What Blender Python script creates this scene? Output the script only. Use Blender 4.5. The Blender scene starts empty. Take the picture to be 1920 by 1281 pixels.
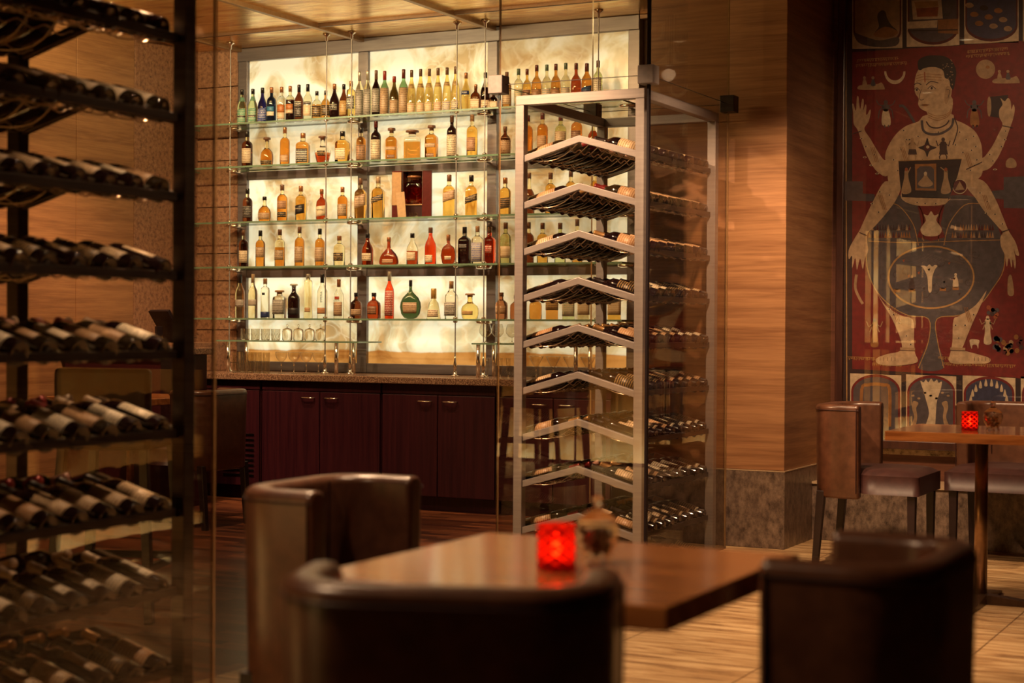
import bpy, math, random
from mathutils import Vector, Matrix, noise

# ------------------------------------------------------------------ camera, world, exposure
SC = bpy.context.scene
COL = SC.collection
RNG = random.Random(7)
F = 3100.0                      # focal length in pixels of a 1920x1281 frame
EYE = Vector((0, 0, 1.2))
cam_data = bpy.data.cameras.new('camera')
cam = bpy.data.objects.new('camera', cam_data)
COL.objects.link(cam)
CAM_R = Matrix.Rotation(math.radians(27), 4, 'Z') @ Matrix.Rotation(math.radians(90 - .527), 4, 'X') @ Matrix.Rotation(math.radians(.37), 4, 'Z')
cam.matrix_world = Matrix.Translation(EYE) @ CAM_R
cam_data.sensor_fit = 'HORIZONTAL'; cam_data.sensor_width = 36; cam_data.lens = F / 1920 * 36
cam_data.clip_start = .05; cam_data.clip_end = 60
cam_data.dof.use_dof = True; cam_data.dof.focus_distance = 9.8; cam_data.dof.aperture_fstop = 2.9
SC.camera = cam

world = bpy.data.worlds.new('world'); SC.world = world; world.use_nodes = True
bg = world.node_tree.nodes['Background']
bg.inputs[0].default_value = (1.0, .30, .50, 1); bg.inputs[1].default_value = .015
SC.view_settings.view_transform = 'Standard'; SC.view_settings.look = 'None'
SC.view_settings.exposure = 0.0; SC.view_settings.gamma = 1; SC.view_settings.use_curve_mapping = False
SC.cycles.max_bounces = 12; SC.cycles.transparent_max_bounces = 24; SC.cycles.transmission_bounces = 10
SC.cycles.caustics_refractive = True; SC.cycles.caustics_reflective = False
SC.cycles.sample_clamp_indirect = 6; SC.cycles.use_denoising = True

def light(name, kind, loc, energy, color=(1, .66, .34), size=.1, aim=None, **kw):
    d = bpy.data.lights.new(name, kind); d.energy = energy; d.color = color
    if kind == 'AREA':
        d.shape = 'RECTANGLE'; d.size = size[0]; d.size_y = size[1]
    else:
        d.shadow_soft_size = size
    for k, v in kw.items(): setattr(d, k, v)
    o = bpy.data.objects.new(name, d); COL.objects.link(o); o.location = loc
    if aim is not None:
        o.rotation_euler = (Vector(aim) - Vector(loc)).to_track_quat('-Z', 'Y').to_euler()
    return o
WARM = (1, .63, .35)
# ceiling downlights out of view, each aimed to light one part (fittings built below)
DOWNLIGHTS = [  # x, y, z, aim x, y, z, watts, cone deg, blend
    (-2.45, 7.1, 3.16, -2.70, 8.6, .6, 430, 66, .8),
    (-1.3, 6.9, 3.16, -1.75, 9.5, 1.6, 150, 62, .8),
    (-1.3, 5.6, 3.16, -1.5, 7.2, 0, 190, 55, .8),
    (-4.3, 6.0, 3.16, -3.5, 7.6, 1.3, 620, 60, .8),
    (-1.9, 4.1, 3.16, -3.2, 3.5, .45, 180, 46, .8),  # spot added to brighten the bottle labels in the left rack
    (-6.5, 7.4, 3.16, -7.6, 8.6, .2, 340, 70, .9),
    (-5.6, 6.6, 3.16, -5.7, 7.7, 0, 160, 60, .8),
    (-3.3, 4.6, 3.16, -2.3, 3.4, .4, 420, 55, .8),
    (-1.8, 5.5, 3.16, -2.1, 5.95, 0, 520, 58, .8),
    (-2.8, 1.7, 3.16, -1.5, 2.6, .6, 190, 60, .8),
    (-6.4, 8.15, 3.16, -6.3, 9.85, 1.5, 130, 88, .9),  # this spot and the next added to light bottle labels from the front
    (-4.9, 8.15, 3.16, -4.9, 9.85, 1.5, 130, 88, .9),
]
# added strip light out of view, brightening the gold ceiling over the bar
light('added_ceiling_wash', 'AREA', (-7.0, 7.50, 3.10), 115, (1, .76, .36), (5.4, .05), (-7.0, 9.0, 3.36))
for (x, y, z, ax, ay, az, w, cone, bl) in DOWNLIGHTS:
    light('downlight_beam', 'SPOT', (x, y, z), w, WARM, .05, (ax, ay, az), spot_size=math.radians(cone), spot_blend=bl)

# ------------------------------------------------------------------ helpers
def px(x, y, Y=None, z=None, X=None):
    """point of the place seen at photo pixel (x, y) on a wall plane (Y or X) or a level (z)"""
    d = CAM_R.to_3x3() @ Vector(((x - 960) / F, -(y - 640.5) / F, -1))
    if Y is not None: t = (Y - EYE.y) / d.y
    elif X is not None: t = (X - EYE.x) / d.x
    else: t = (z - EYE.z) / d.z
    return EYE + d * t
def depth(p):
    return (CAM_R.to_3x3().inverted() @ (Vector(p) - EYE)).z * -1

class MB:
    def __init__(s): s.v = []; s.f = []; s.m = []; s.sm = []
    def add(s, vs, fs, m=0, smooth=False):
        o = len(s.v); s.v += [tuple(v) for v in vs]
        for f in fs: s.f.append([i + o for i in f]); s.m.append(m); s.sm.append(smooth)
        return s
    def box(s, a, b, m=0, M=None):
        x0, y0, z0 = a; x1, y1, z1 = b
        vs = [(x0,y0,z0),(x1,y0,z0),(x1,y1,z0),(x0,y1,z0),(x0,y0,z1),(x1,y0,z1),(x1,y1,z1),(x0,y1,z1)]
        if M is not None: vs = [M @ Vector(v) for v in vs]
        return s.add(vs, [(3,2,1,0),(4,5,6,7),(0,1,5,4),(1,2,6,5),(2,3,7,6),(3,0,4,7)], m)
    def bar(s, p, q, w, h, m=0, up=(0, 0, 1)):
        """rectangular bar from p to q, w sideways, h along up"""
        p = Vector(p); q = Vector(q); d = (q - p).normalized(); u = Vector(up)
        sd = d.cross(u).normalized(); u = sd.cross(d).normalized()
        vs = [c + sd * (w/2*a) + u * (h/2*b) for c in (p, q) for a, b in ((-1,-1),(1,-1),(1,1),(-1,1))]
        return s.add(vs, [(0,1,2,3),(7,6,5,4),(4,5,1,0),(5,6,2,1),(6,7,3,2),(7,4,0,3)], m)
    def tube(s, pts, r, n=8, m=0, closed=False):
        pts = [Vector(p) for p in pts]; N = len(pts); rings = []
        ref = Vector((0, 0, 1))
        rr = r if isinstance(r, (list, tuple)) else [r] * N
        for i, p in enumerate(pts):
            a = pts[i-1] if (i or closed) else p; b = pts[(i+1) % N] if (i < N-1 or closed) else p
            d = (b - a).normalized()
            if abs(d.dot(ref)) > .95: ref = Vector((1, 0, 0)) if abs(d.x) < .9 else Vector((0, 1, 0))
            u = d.cross(ref).normalized(); w = u.cross(d).normalized(); ref = w
            rings.append([p + (u*math.cos(2*math.pi*k/n) + w*math.sin(2*math.pi*k/n)) * rr[i] for k in range(n)])
        vs = [v for g in rings for v in g]; fs = []
        for i in range(N - 1 + closed):
            for k in range(n):
                a = i*n+k; b = i*n+(k+1) % n; j = ((i+1) % N)*n
                fs.append((a, j+k, j+(k+1) % n, b))
        s.add(vs, fs, m, True)
        if not closed:
            s.add(rings[0], [tuple(range(n))], m); s.add(rings[-1], [tuple(range(n))[::-1]], m)
        return s
    def lathe(s, prof, n=24, m=0, cap=True, fx=1, fy=1, sq=0, M=None, mz=None, loc=(0,0,0)):
        """prof [(r, z)], sq 0 round .. 1 square, mz = function giving the material for a height"""
        vs = []
        for r, z in prof:
            for k in range(n):
                a = 2*math.pi*(k+.5)/n; c, d = math.cos(a), math.sin(a)
                e = 1 / (abs(c)**(2+sq*8) + abs(d)**(2+sq*8)) ** (1/(2+sq*8)) if sq else 1
                v = Vector((c*e*r*fx+loc[0], d*e*r*fy+loc[1], z+loc[2]))
                vs.append(M @ v if M is not None else v)
        o = len(s.v); s.v += [tuple(v) for v in vs]
        for i in range(len(prof)-1):
            mm = mz((prof[i][1]+prof[i+1][1])/2) if mz else m
            for k in range(n):
                s.f.append([o+i*n+k, o+i*n+(k+1) % n, o+(i+1)*n+(k+1) % n, o+(i+1)*n+k]); s.m.append(mm); s.sm.append(True)
        if cap:
            s.f.append([o+k for k in range(n)][::-1]); s.m.append(mz(prof[0][1]) if mz else m); s.sm.append(False)
            L = len(prof)-1
            s.f.append([o+L*n+k for k in range(n)]); s.m.append(mz(prof[-1][1]) if mz else m); s.sm.append(False)
        return s
    def prism(s, poly, lo, hi, axis='z', m=0):
        """extrude a 2D outline; axis y: poly is (x, z); axis x: poly is (y, z)"""
        def P(p, t): return {'z': (p[0], p[1], t), 'y': (p[0], t, p[1]), 'x': (t, p[0], p[1])}[axis]
        n = len(poly); vs = [P(p, lo) for p in poly] + [P(p, hi) for p in poly]
        fs = [tuple(range(n))[::-1], tuple(range(n, 2*n))] + [(i, (i+1) % n, n+(i+1) % n, n+i) for i in range(n)]
        return s.add(vs, fs, m)
    def build(s, name, mats, parent=None, bevel=0, seg=2, loc=None, tri=False):
        me = bpy.data.meshes.new(name); me.from_pydata(s.v, [], s.f)
        if not isinstance(mats, (list, tuple)): mats = [mats]
        for mt in mats: me.materials.append(mt)
        me.polygons.foreach_set('material_index', s.m); me.polygons.foreach_set('use_smooth', s.sm)
        me.update()
        o = bpy.data.objects.new(name, me); COL.objects.link(o)
        if parent is not None: o.parent = parent
        if loc is not None: o.location = loc
        if bevel:
            b = o.modifiers.new('bevel', 'BEVEL'); b.width = bevel; b.segments = seg; b.limit_method = 'ANGLE'; b.angle_limit = math.radians(40)
        return o

def tag(o, label, cat, group=None):
    o['label'] = label; o['category'] = cat
    if group: o['group'] = group
    return o
def thing(name, label, cat, loc=(0,0,0), rz=0, group=None):
    o = bpy.data.objects.new(name, None); COL.objects.link(o); o.empty_display_size = .1
    o.location = loc; o.rotation_euler = (0, 0, rz)
    return tag(o, label, cat, group)
def struct(o, label=None):
    o['kind'] = 'structure'
    if label: o['label'] = label
    return o
def dup(root, loc, rot, label, group=None):
    r = root.copy(); COL.objects.link(r); r.location = loc; r.rotation_euler = rot
    r['label'] = label
    if group: r['group'] = group
    for ch in list(root.children):
        c = ch.copy(); COL.objects.link(c); c.parent = r
        for g in list(ch.children):
            d = g.copy(); COL.objects.link(d); d.parent = c
    return r
ORD = ['first','second','third','fourth','fifth','sixth','seventh','eighth','ninth','tenth','eleventh','twelfth','thirteenth','fourteenth','fifteenth','sixteenth','seventeenth','eighteenth','nineteenth','twentieth']
ORD += ['twenty-'+w for w in ORD[:9]] + ['thirtieth'] + ['thirty-'+w for w in ORD[:9]] + ['fortieth']

# ------------------------------------------------------------------ materials
MATS = {}
def nodes(name):
    m = bpy.data.materials.new(name); m.use_nodes = True
    nt = m.node_tree; b = nt.nodes['Principled BSDF']
    return m, nt, b
def N(nt, t, **kw):
    n = nt.nodes.new(t)
    for k, v in kw.items():
        if k.startswith('i_'):
            n.inputs[k[2:].replace('_', ' ')].default_value = v
        else: setattr(n, k, v)
    return n
def ramp(nt, fac, stops):
    r = nt.nodes.new('ShaderNodeValToRGB'); e = r.color_ramp.elements
    while len(e) > 1: e.remove(e[-1])
    e[0].position = stops[0][0]; e[0].color = (*stops[0][1], 1)
    for p, c in stops[1:]:
        x = e.new(p); x.color = (*c, 1)
    nt.links.new(fac, r.inputs[0]); return r.outputs[0]
def coords(nt, scale=(1,1,1), obj=True):
    tc = nt.nodes.new('ShaderNodeTexCoord'); mp = nt.nodes.new('ShaderNodeMapping')
    mp.inputs['Scale'].default_value = scale
    if obj: nt.links.new(tc.outputs['Object'], mp.inputs[0])
    else:
        g = nt.nodes.new('ShaderNodeNewGeometry'); nt.links.new(g.outputs['Position'], mp.inputs[0])
    return mp.outputs[0]
def plain(name, col, rough=.5, metal=0, spec=.5, **kw):
    if name in MATS: return MATS[name]
    m, nt, b = nodes(name)
    b.inputs['Roughness'].default_value = rough; b.inputs['Metallic'].default_value = metal
    b.inputs['Specular IOR Level'].default_value = spec
    c = coords(nt, (9, 9, 9)); nz = N(nt, 'ShaderNodeTexNoise'); nt.links.new(c, nz.inputs['Vector']); nz.inputs['Detail'].default_value = 3
    v = kw.get('var', .12)
    nt.links.new(ramp(nt, nz.outputs['Fac'], [(.3, tuple(x*(1-v) for x in col)), (.7, tuple(min(1, x*(1+v)) for x in col))]), b.inputs['Base Color'])
    MATS[name] = m; return m
def noisy(name, stops, scale, rough=.5, metal=0, detail=6, bump=0, obj=False, dist=0, spec=.5, noise_rough=.6, coat=0):
    if name in MATS: return MATS[name]
    m, nt, b = nodes(name); c = coords(nt, scale, obj)
    nz = N(nt, 'ShaderNodeTexNoise'); nz.inputs['Detail'].default_value = detail; nz.inputs['Scale'].default_value = 1
    nz.inputs['Roughness'].default_value = noise_rough; nz.inputs['Distortion'].default_value = dist
    nt.links.new(c, nz.inputs['Vector'])
    nt.links.new(ramp(nt, nz.outputs['Fac'], stops), b.inputs['Base Color'])
    b.inputs['Roughness'].default_value = rough; b.inputs['Metallic'].default_value = metal; b.inputs['Specular IOR Level'].default_value = spec
    b.inputs['Coat Weight'].default_value = coat; b.inputs['Coat Roughness'].default_value = .12
    if bump:
        bp = N(nt, 'ShaderNodeBump'); bp.inputs['Strength'].default_value = bump; bp.inputs['Distance'].default_value = .004
        nt.links.new(nz.outputs['Fac'], bp.inputs['Height']); nt.links.new(bp.outputs[0], b.inputs['Normal'])
    MATS[name] = m; return m

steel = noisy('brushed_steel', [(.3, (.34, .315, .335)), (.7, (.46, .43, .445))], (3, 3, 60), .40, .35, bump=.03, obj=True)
steel_dark = noisy('dark_and_shaded_steel', [(.3, (.045, .035, .03)), (.7, (.085, .065, .055))], (4, 4, 60), .38, .8, obj=True)
chrome = plain('polished_steel', (.75, .68, .6), .18, 1)
brass_rod = plain('satin_steel_rod', (.70, .55, .40), .28, .9)
rod_steel = plain('dull_steel_rod', (.30, .26, .24), .45, .6)
black = plain('black_lacquer', (.012, .006, .008), .6, spec=.2)
blackwood = noisy('black_stained_wood', [(.3, (.010, .004, .005)), (.7, (.022, .009, .010))], (2, 2, 30), .4, obj=True)
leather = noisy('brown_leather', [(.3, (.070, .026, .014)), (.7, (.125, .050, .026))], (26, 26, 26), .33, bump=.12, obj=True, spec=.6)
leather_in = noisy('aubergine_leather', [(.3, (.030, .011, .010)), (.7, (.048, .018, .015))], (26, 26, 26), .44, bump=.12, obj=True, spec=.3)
granite_top = noisy('speckled_granite', [(.35, (.035, .014, .010)), (.5, (.20, .10, .06)), (.62, (.42, .25, .15))], (160, 160, 160), .22, detail=3)
gran_wall = noisy('rust_granite', [(.32, (.05, .022, .014)), (.47, (.30, .145, .085)), (.7, (.50, .27, .15))], (38, 38, 38), .45, detail=8, noise_rough=.75)
gran_base = noisy('grey_brown_granite', [(.34, (.035, .022, .018)), (.5, (.17, .115, .085)), (.72, (.36, .26, .19))], (24, 24, 15), .35, detail=9, noise_rough=.8)
mahogany = noisy('dark_mahogany', [(.3, (.022, .003, .007)), (.7, (.050, .008, .012))], (60, 60, 2.2), .42, detail=5, obj=False, spec=.25)

def wood_veneer(name, c0, c1, sc, rough=.42):
    if name in MATS: return MATS[name]
    m, nt, b = nodes(name); c = coords(nt, sc, False)
    n1 = N(nt, 'ShaderNodeTexNoise'); n1.inputs['Scale'].default_value = 1; n1.inputs['Detail'].default_value = 8; n1.inputs['Distortion'].default_value = .5
    nt.links.new(c, n1.inputs['Vector'])
    n2 = N(nt, 'ShaderNodeTexNoise'); n2.inputs['Scale'].default_value = 5; n2.inputs['Detail'].default_value = 4; nt.links.new(c, n2.inputs['Vector'])
    ad = N(nt, 'ShaderNodeMath', operation='MULTIPLY_ADD'); ad.inputs[1].default_value = .35; nt.links.new(n2.outputs['Fac'], ad.inputs[0])
    ms = N(nt, 'ShaderNodeMath', operation='MULTIPLY'); ms.inputs[1].default_value = .65; nt.links.new(n1.outputs['Fac'], ms.inputs[0])
    nt.links.new(ms.outputs[0], ad.inputs[2])
    nt.links.new(ramp(nt, ad.outputs[0], [(.36, c0), (.62, c1)]), b.inputs['Base Color'])
    b.inputs['Roughness'].default_value = rough
    MATS[name] = m; return m
veneer = wood_veneer('honey_wood_veneer', (.24, .105, .045), (.43, .215, .095), (1.1, 1.1, 26))
table_wood = wood_veneer('walnut_table_wood', (.26, .085, .024), (.52, .205, .062), (2, 26, 26), .13)

def onyx_mat(name, kind):
    m, nt, b = nodes(name)
    out = nt.nodes['Material Output']
    g = nt.nodes.new('ShaderNodeNewGeometry')
    mp = N(nt, 'ShaderNodeMapping'); nt.links.new(g.outputs['Position'], mp.inputs[0])
    nz = N(nt, 'ShaderNodeTexNoise'); nz.inputs['Scale'].default_value = 3.2; nz.inputs['Detail'].default_value = 8; nz.inputs['Distortion'].default_value = 1.1
    nt.links.new(mp.outputs[0], nz.inputs['Vector'])
    # warped crackle veins
    sc = N(nt, 'ShaderNodeVectorMath', operation='SCALE'); sc.inputs['Scale'].default_value = .35; nt.links.new(nz.outputs['Color'], sc.inputs[0])
    ad = N(nt, 'ShaderNodeVectorMath', operation='ADD'); nt.links.new(mp.outputs[0], ad.inputs[0]); nt.links.new(sc.outputs[0], ad.inputs[1])
    vo = N(nt, 'ShaderNodeTexVoronoi', feature='DISTANCE_TO_EDGE'); vo.inputs['Scale'].default_value = 6.5; nt.links.new(ad.outputs[0], vo.inputs['Vector'])
    vein = ramp(nt, vo.outputs['Distance'], [(0, (1, 1, 1)), (.10, (0, 0, 0))])
    base = ramp(nt, nz.outputs['Fac'], [(.35, (.43, .27, .10)), (.49, (.76, .62, .31)), (.60, (1.0, .93, .60))])
    if kind != 'wall': base = ramp(nt, nz.outputs['Fac'], [(.33, (.40, .17, .035)), (.47, (.80, .42, .11)), (.62, (1.0, .66, .24))])
    mx = N(nt, 'ShaderNodeMix', data_type='RGBA'); mx.inputs['Factor'].default_value = .5
    mf = N(nt, 'ShaderNodeMath', operation='MULTIPLY'); mf.inputs[1].default_value = .28; nt.links.new(vein, mf.inputs[0])
    nt.links.new(mf.outputs[0], mx.inputs['Factor']); nt.links.new(base, mx.inputs['A']); mx.inputs['B'].default_value = (1, .95, .60, 1) if kind == 'wall' else (1, .76, .34, 1)
    # glow of unbuilt lamp tubes behind the stone, painted into the emission by height
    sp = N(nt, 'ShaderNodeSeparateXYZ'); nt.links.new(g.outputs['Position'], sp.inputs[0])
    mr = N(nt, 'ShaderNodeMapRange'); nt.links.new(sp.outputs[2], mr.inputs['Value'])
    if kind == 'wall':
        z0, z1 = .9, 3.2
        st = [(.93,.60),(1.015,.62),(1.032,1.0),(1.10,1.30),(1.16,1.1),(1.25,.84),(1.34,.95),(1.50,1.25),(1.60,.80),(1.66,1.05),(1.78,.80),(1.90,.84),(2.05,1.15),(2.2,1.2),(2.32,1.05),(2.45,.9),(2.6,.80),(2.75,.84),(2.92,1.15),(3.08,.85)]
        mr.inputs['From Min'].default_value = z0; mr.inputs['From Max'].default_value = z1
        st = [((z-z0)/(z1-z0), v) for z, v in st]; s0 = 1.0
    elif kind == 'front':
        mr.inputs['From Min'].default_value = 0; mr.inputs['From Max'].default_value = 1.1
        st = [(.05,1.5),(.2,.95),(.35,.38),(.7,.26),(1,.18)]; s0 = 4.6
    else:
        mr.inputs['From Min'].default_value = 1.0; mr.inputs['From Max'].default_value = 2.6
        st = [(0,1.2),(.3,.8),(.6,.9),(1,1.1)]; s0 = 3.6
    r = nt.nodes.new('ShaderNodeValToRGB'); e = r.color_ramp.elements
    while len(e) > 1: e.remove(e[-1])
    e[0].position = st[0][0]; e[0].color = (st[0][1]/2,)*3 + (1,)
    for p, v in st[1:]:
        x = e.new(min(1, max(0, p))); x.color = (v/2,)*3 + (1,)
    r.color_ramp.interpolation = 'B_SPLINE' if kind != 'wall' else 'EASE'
    # the painted tube glow wavers: its height is disturbed by the stone's clouding
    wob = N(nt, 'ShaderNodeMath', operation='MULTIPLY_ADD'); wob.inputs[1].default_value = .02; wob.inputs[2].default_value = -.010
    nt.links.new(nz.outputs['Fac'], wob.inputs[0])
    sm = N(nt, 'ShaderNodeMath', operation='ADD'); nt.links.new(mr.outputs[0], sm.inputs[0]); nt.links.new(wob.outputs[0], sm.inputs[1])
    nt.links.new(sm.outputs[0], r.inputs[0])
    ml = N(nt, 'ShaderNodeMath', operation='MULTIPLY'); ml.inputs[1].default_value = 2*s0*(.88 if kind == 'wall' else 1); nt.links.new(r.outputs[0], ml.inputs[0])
    # dimmer bands are tinted warmer, painting weaker light through the stone
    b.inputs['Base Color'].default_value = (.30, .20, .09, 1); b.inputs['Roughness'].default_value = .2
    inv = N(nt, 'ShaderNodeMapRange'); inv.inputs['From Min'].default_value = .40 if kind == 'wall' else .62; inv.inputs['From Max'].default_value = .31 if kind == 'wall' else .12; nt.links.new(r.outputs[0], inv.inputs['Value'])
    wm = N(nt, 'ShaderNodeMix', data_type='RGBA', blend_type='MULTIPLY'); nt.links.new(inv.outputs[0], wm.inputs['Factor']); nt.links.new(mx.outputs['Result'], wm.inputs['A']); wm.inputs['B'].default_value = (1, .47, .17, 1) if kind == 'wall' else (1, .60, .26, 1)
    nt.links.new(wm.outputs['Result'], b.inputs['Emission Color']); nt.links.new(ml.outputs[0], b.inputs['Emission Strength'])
    return m
onyx = onyx_mat('backlit_onyx', 'wall'); onyx_front = onyx_mat('backlit_onyx_bar_front', 'front'); onyx_far = onyx_mat('backlit_onyx_far', 'far')

def gold_mat():
    m, nt, b = nodes('gold_leaf_ceiling'); c = coords(nt, (2.2, 9, 2), False)
    nz = N(nt, 'ShaderNodeTexNoise'); nz.inputs['Scale'].default_value = 1.6; nz.inputs['Detail'].default_value = 7; nz.inputs['Distortion'].default_value = .8
    nt.links.new(c, nz.inputs['Vector'])
    nt.links.new(ramp(nt, nz.outputs['Fac'], [(.32, (.62, .30, .085)), (.5, (.90, .56, .19)), (.68, (1.0, .80, .40))]), b.inputs['Base Color'])
    b.inputs['Metallic'].default_value = .92; b.inputs['Roughness'].default_value = .26
    bp = N(nt, 'ShaderNodeBump'); bp.inputs['Strength'].default_value = .3; bp.inputs['Distance'].default_value = .01
    nt.links.new(nz.outputs['Fac'], bp.inputs['Height']); nt.links.new(bp.outputs[0], b.inputs['Normal'])
    return m
gold = gold_mat()

def parquet():
    m, nt, b = nodes('strip_parquet'); c = coords(nt, (1, 1, 1), False)
    br = N(nt, 'ShaderNodeTexBrick'); br.offset = .37; br.inputs['Scale'].default_value = 1
    br.inputs['Brick Width'].default_value = .42; br.inputs['Row Height'].default_value = .062; br.inputs['Mortar Size'].default_value = .0012
    br.inputs['Color1'].default_value = (.045, .012, .008, 1); br.inputs['Color2'].default_value = (.26, .085, .034, 1); br.inputs['Mortar'].default_value = (.01, .003, .002, 1)
    nt.links.new(c, br.inputs['Vector'])
    c2 = coords(nt, (5, 60, 5), False); nz = N(nt, 'ShaderNodeTexNoise'); nz.inputs['Scale'].default_value = 1; nz.inputs['Detail'].default_value = 6; nt.links.new(c2, nz.inputs['Vector'])
    mx = N(nt, 'ShaderNodeMix', data_type='RGBA', blend_type='MULTIPLY'); mx.inputs['Factor'].default_value = .75
    nt.links.new(br.outputs['Color'], mx.inputs['A']); nt.links.new(ramp(nt, nz.outputs['Fac'], [(.3, (.45, .42, .4)), (.7, (1.3, 1.25, 1.2))]), mx.inputs['B'])
    nt.links.new(mx.outputs['Result'], b.inputs['Base Color']); b.inputs['Roughness'].default_value = .32
    return m
def travertine():
    m, nt, b = nodes('veined_travertine'); c = coords(nt, (1.6, 15, 1), False)
    nz = N(nt, 'ShaderNodeTexNoise'); nz.inputs['Scale'].default_value = 1.6; nz.inputs['Detail'].default_value = 10; nz.inputs['Distortion'].default_value = 1.2; nz.inputs['Roughness'].default_value = .65
    nt.links.new(c, nz.inputs['Vector'])
    col = ramp(nt, nz.outputs['Fac'], [(.34, (.13, .065, .03)), (.47, (.46, .28, .13)), (.6, (.70, .50, .27))])
    br = N(nt, 'ShaderNodeTexBrick'); br.offset = 0; br.inputs['Scale'].default_value = 1; br.inputs['Brick Width'].default_value = .62; br.inputs['Row Height'].default_value = .62
    br.inputs['Mortar Size'].default_value = .003; br.inputs['Color1'].default_value = (1, 1, 1, 1); br.inputs['Color2'].default_value = (.86, .84, .82, 1); br.inputs['Mortar'].default_value = (.2, .15, .1, 1)
    nt.links.new(coords(nt, (1, 1, 1), False), br.inputs['Vector'])
    mx = N(nt, 'ShaderNodeMix', data_type='RGBA', blend_type='MULTIPLY'); mx.inputs['Factor'].default_value = 1
    nt.links.new(col, mx.inputs['A']); nt.links.new(br.outputs['Color'], mx.inputs['B'])
    nt.links.new(mx.outputs['Result'], b.inputs['Base Color']); b.inputs['Roughness'].default_value = .35
    return m

def pane_glass(name, tint=(.97, .96, .94), refl=1.0, rough=0.0, ior=1.5):
    m = bpy.data.materials.new(name); m.use_nodes = True; nt = m.node_tree; nt.nodes.clear()
    out = N(nt, 'ShaderNodeOutputMaterial'); t = N(nt, 'ShaderNodeBsdfTransparent'); g = N(nt, 'ShaderNodeBsdfGlossy')
    t.inputs[0].default_value = (*tint, 1); g.inputs['Roughness'].default_value = rough
    fr = N(nt, 'ShaderNodeFresnel'); ge = N(nt, 'ShaderNodeNewGeometry')
    io = N(nt, 'ShaderNodeMapRange'); io.inputs['To Min'].default_value = ior; io.inputs['To Max'].default_value = 1/ior   # same reflectance from both faces of the thin pane
    nt.links.new(ge.outputs['Backfacing'], io.inputs['Value']); nt.links.new(io.outputs[0], fr.inputs[0])
    # slight smearing of the pane keeps it a surface
    mu = N(nt, 'ShaderNodeMath', operation='MULTIPLY'); mu.inputs[1].default_value = refl; nt.links.new(fr.outputs[0], mu.inputs[0])
    mx = N(nt, 'ShaderNodeMixShader'); nt.links.new(mu.outputs[0], mx.inputs[0]); nt.links.new(t.outputs[0], mx.inputs[1]); nt.links.new(g.outputs[0], mx.inputs[2])
    nt.links.new(mx.outputs[0], out.inputs[0]); MATS[name] = m; return m
clear_pane = pane_glass('clear_pane_glass', (.985, .975, .955), 1.7)
case_pane = pane_glass('case_glass', (.965, .945, .92), .8)
shelf_glass = pane_glass('shelf_glass', (.955, .97, .94), .6)
tumbler_glass = pane_glass('drinking_glass', (.93, .91, .86), 2.2)
shelf_edge = plain('green_glass_edge', (.16, .24, .15), .15, 0, 1.0)
glass_edge = plain('case_glass_edge', (.30, .17, .07), .2, 0, 1.0)

def liquid(name, col, rough=.02, ior=1.30):
    key = 'glass_' + name
    if key in MATS: return MATS[key]
    m, nt, b = nodes(key)
    b.inputs['Base Color'].default_value = (*col, 1)
    b.inputs['Transmission Weight'].default_value = 1; b.inputs['Roughness'].default_value = rough; b.inputs['IOR'].default_value = ior
    b.inputs['Coat Weight'].default_value = .25; b.inputs['Coat Roughness'].default_value = .03
    MATS[key] = m; return m
LIQ = {
 'amber': (.74, .34, .065), 'orange': (.74, .29, .04), 'gold': (.86, .50, .10), 'yellow': (.96, .72, .24), 'pale': (.97, .88, .56),
 'clear': (.97, .94, .80), 'red': (.85, .07, .012), 'cognac': (.40, .055, .012), 'brown': (.17, .040, .012), 'dark': (.022, .006, .005),
 'olive': (.13, .075, .016), 'green': (.28, .52, .26), 'palegreen': (.72, .76, .38), 'blue': (.02, .016, .10), 'frost': (.93, .78, .46),
 'navy': (.012, .018, .05), 'darkgreen': (.07, .12, .05), 'wine': (.012, .004, .004), 'terracotta': (.50, .19, .08)}
CAPC = {'black': (.012, .008, .008), 'copper': (.42, .17, .07), 'brown': (.16, .07, .035), 'red': (.30, .025, .015), 'silver': (.5, .42, .33),
 'gold': (.65, .38, .12), 'green': (.10, .16, .10), 'maroon': (.12, .02, .015), 'cork': (.42, .22, .10), 'white': (.75, .65, .5), 'tan': (.45, .28, .15)}
LABC = {'cream': (.72, .56, .36), 'beige': (.52, .34, .19), 'black': (.015, .010, .010), 'white': (.85, .76, .58), 'green': (.16, .42, .26), 'blue': (.03, .06, .32),
 'sky': (.05, .22, .36), 'orange': (.55, .17, .035), 'tan': (.45, .24, .12), 'brown': (.16, .06, .03), 'silver': (.42, .36, .29), 'gold': (.55, .34, .12), 'navy': (.02, .03, .10), 'red': (.4, .03, .02)}
def cap_mat(c): return plain('cap_'+c, CAPC[c], .32, .5 if c in ('copper','silver','gold') else 0)
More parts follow.
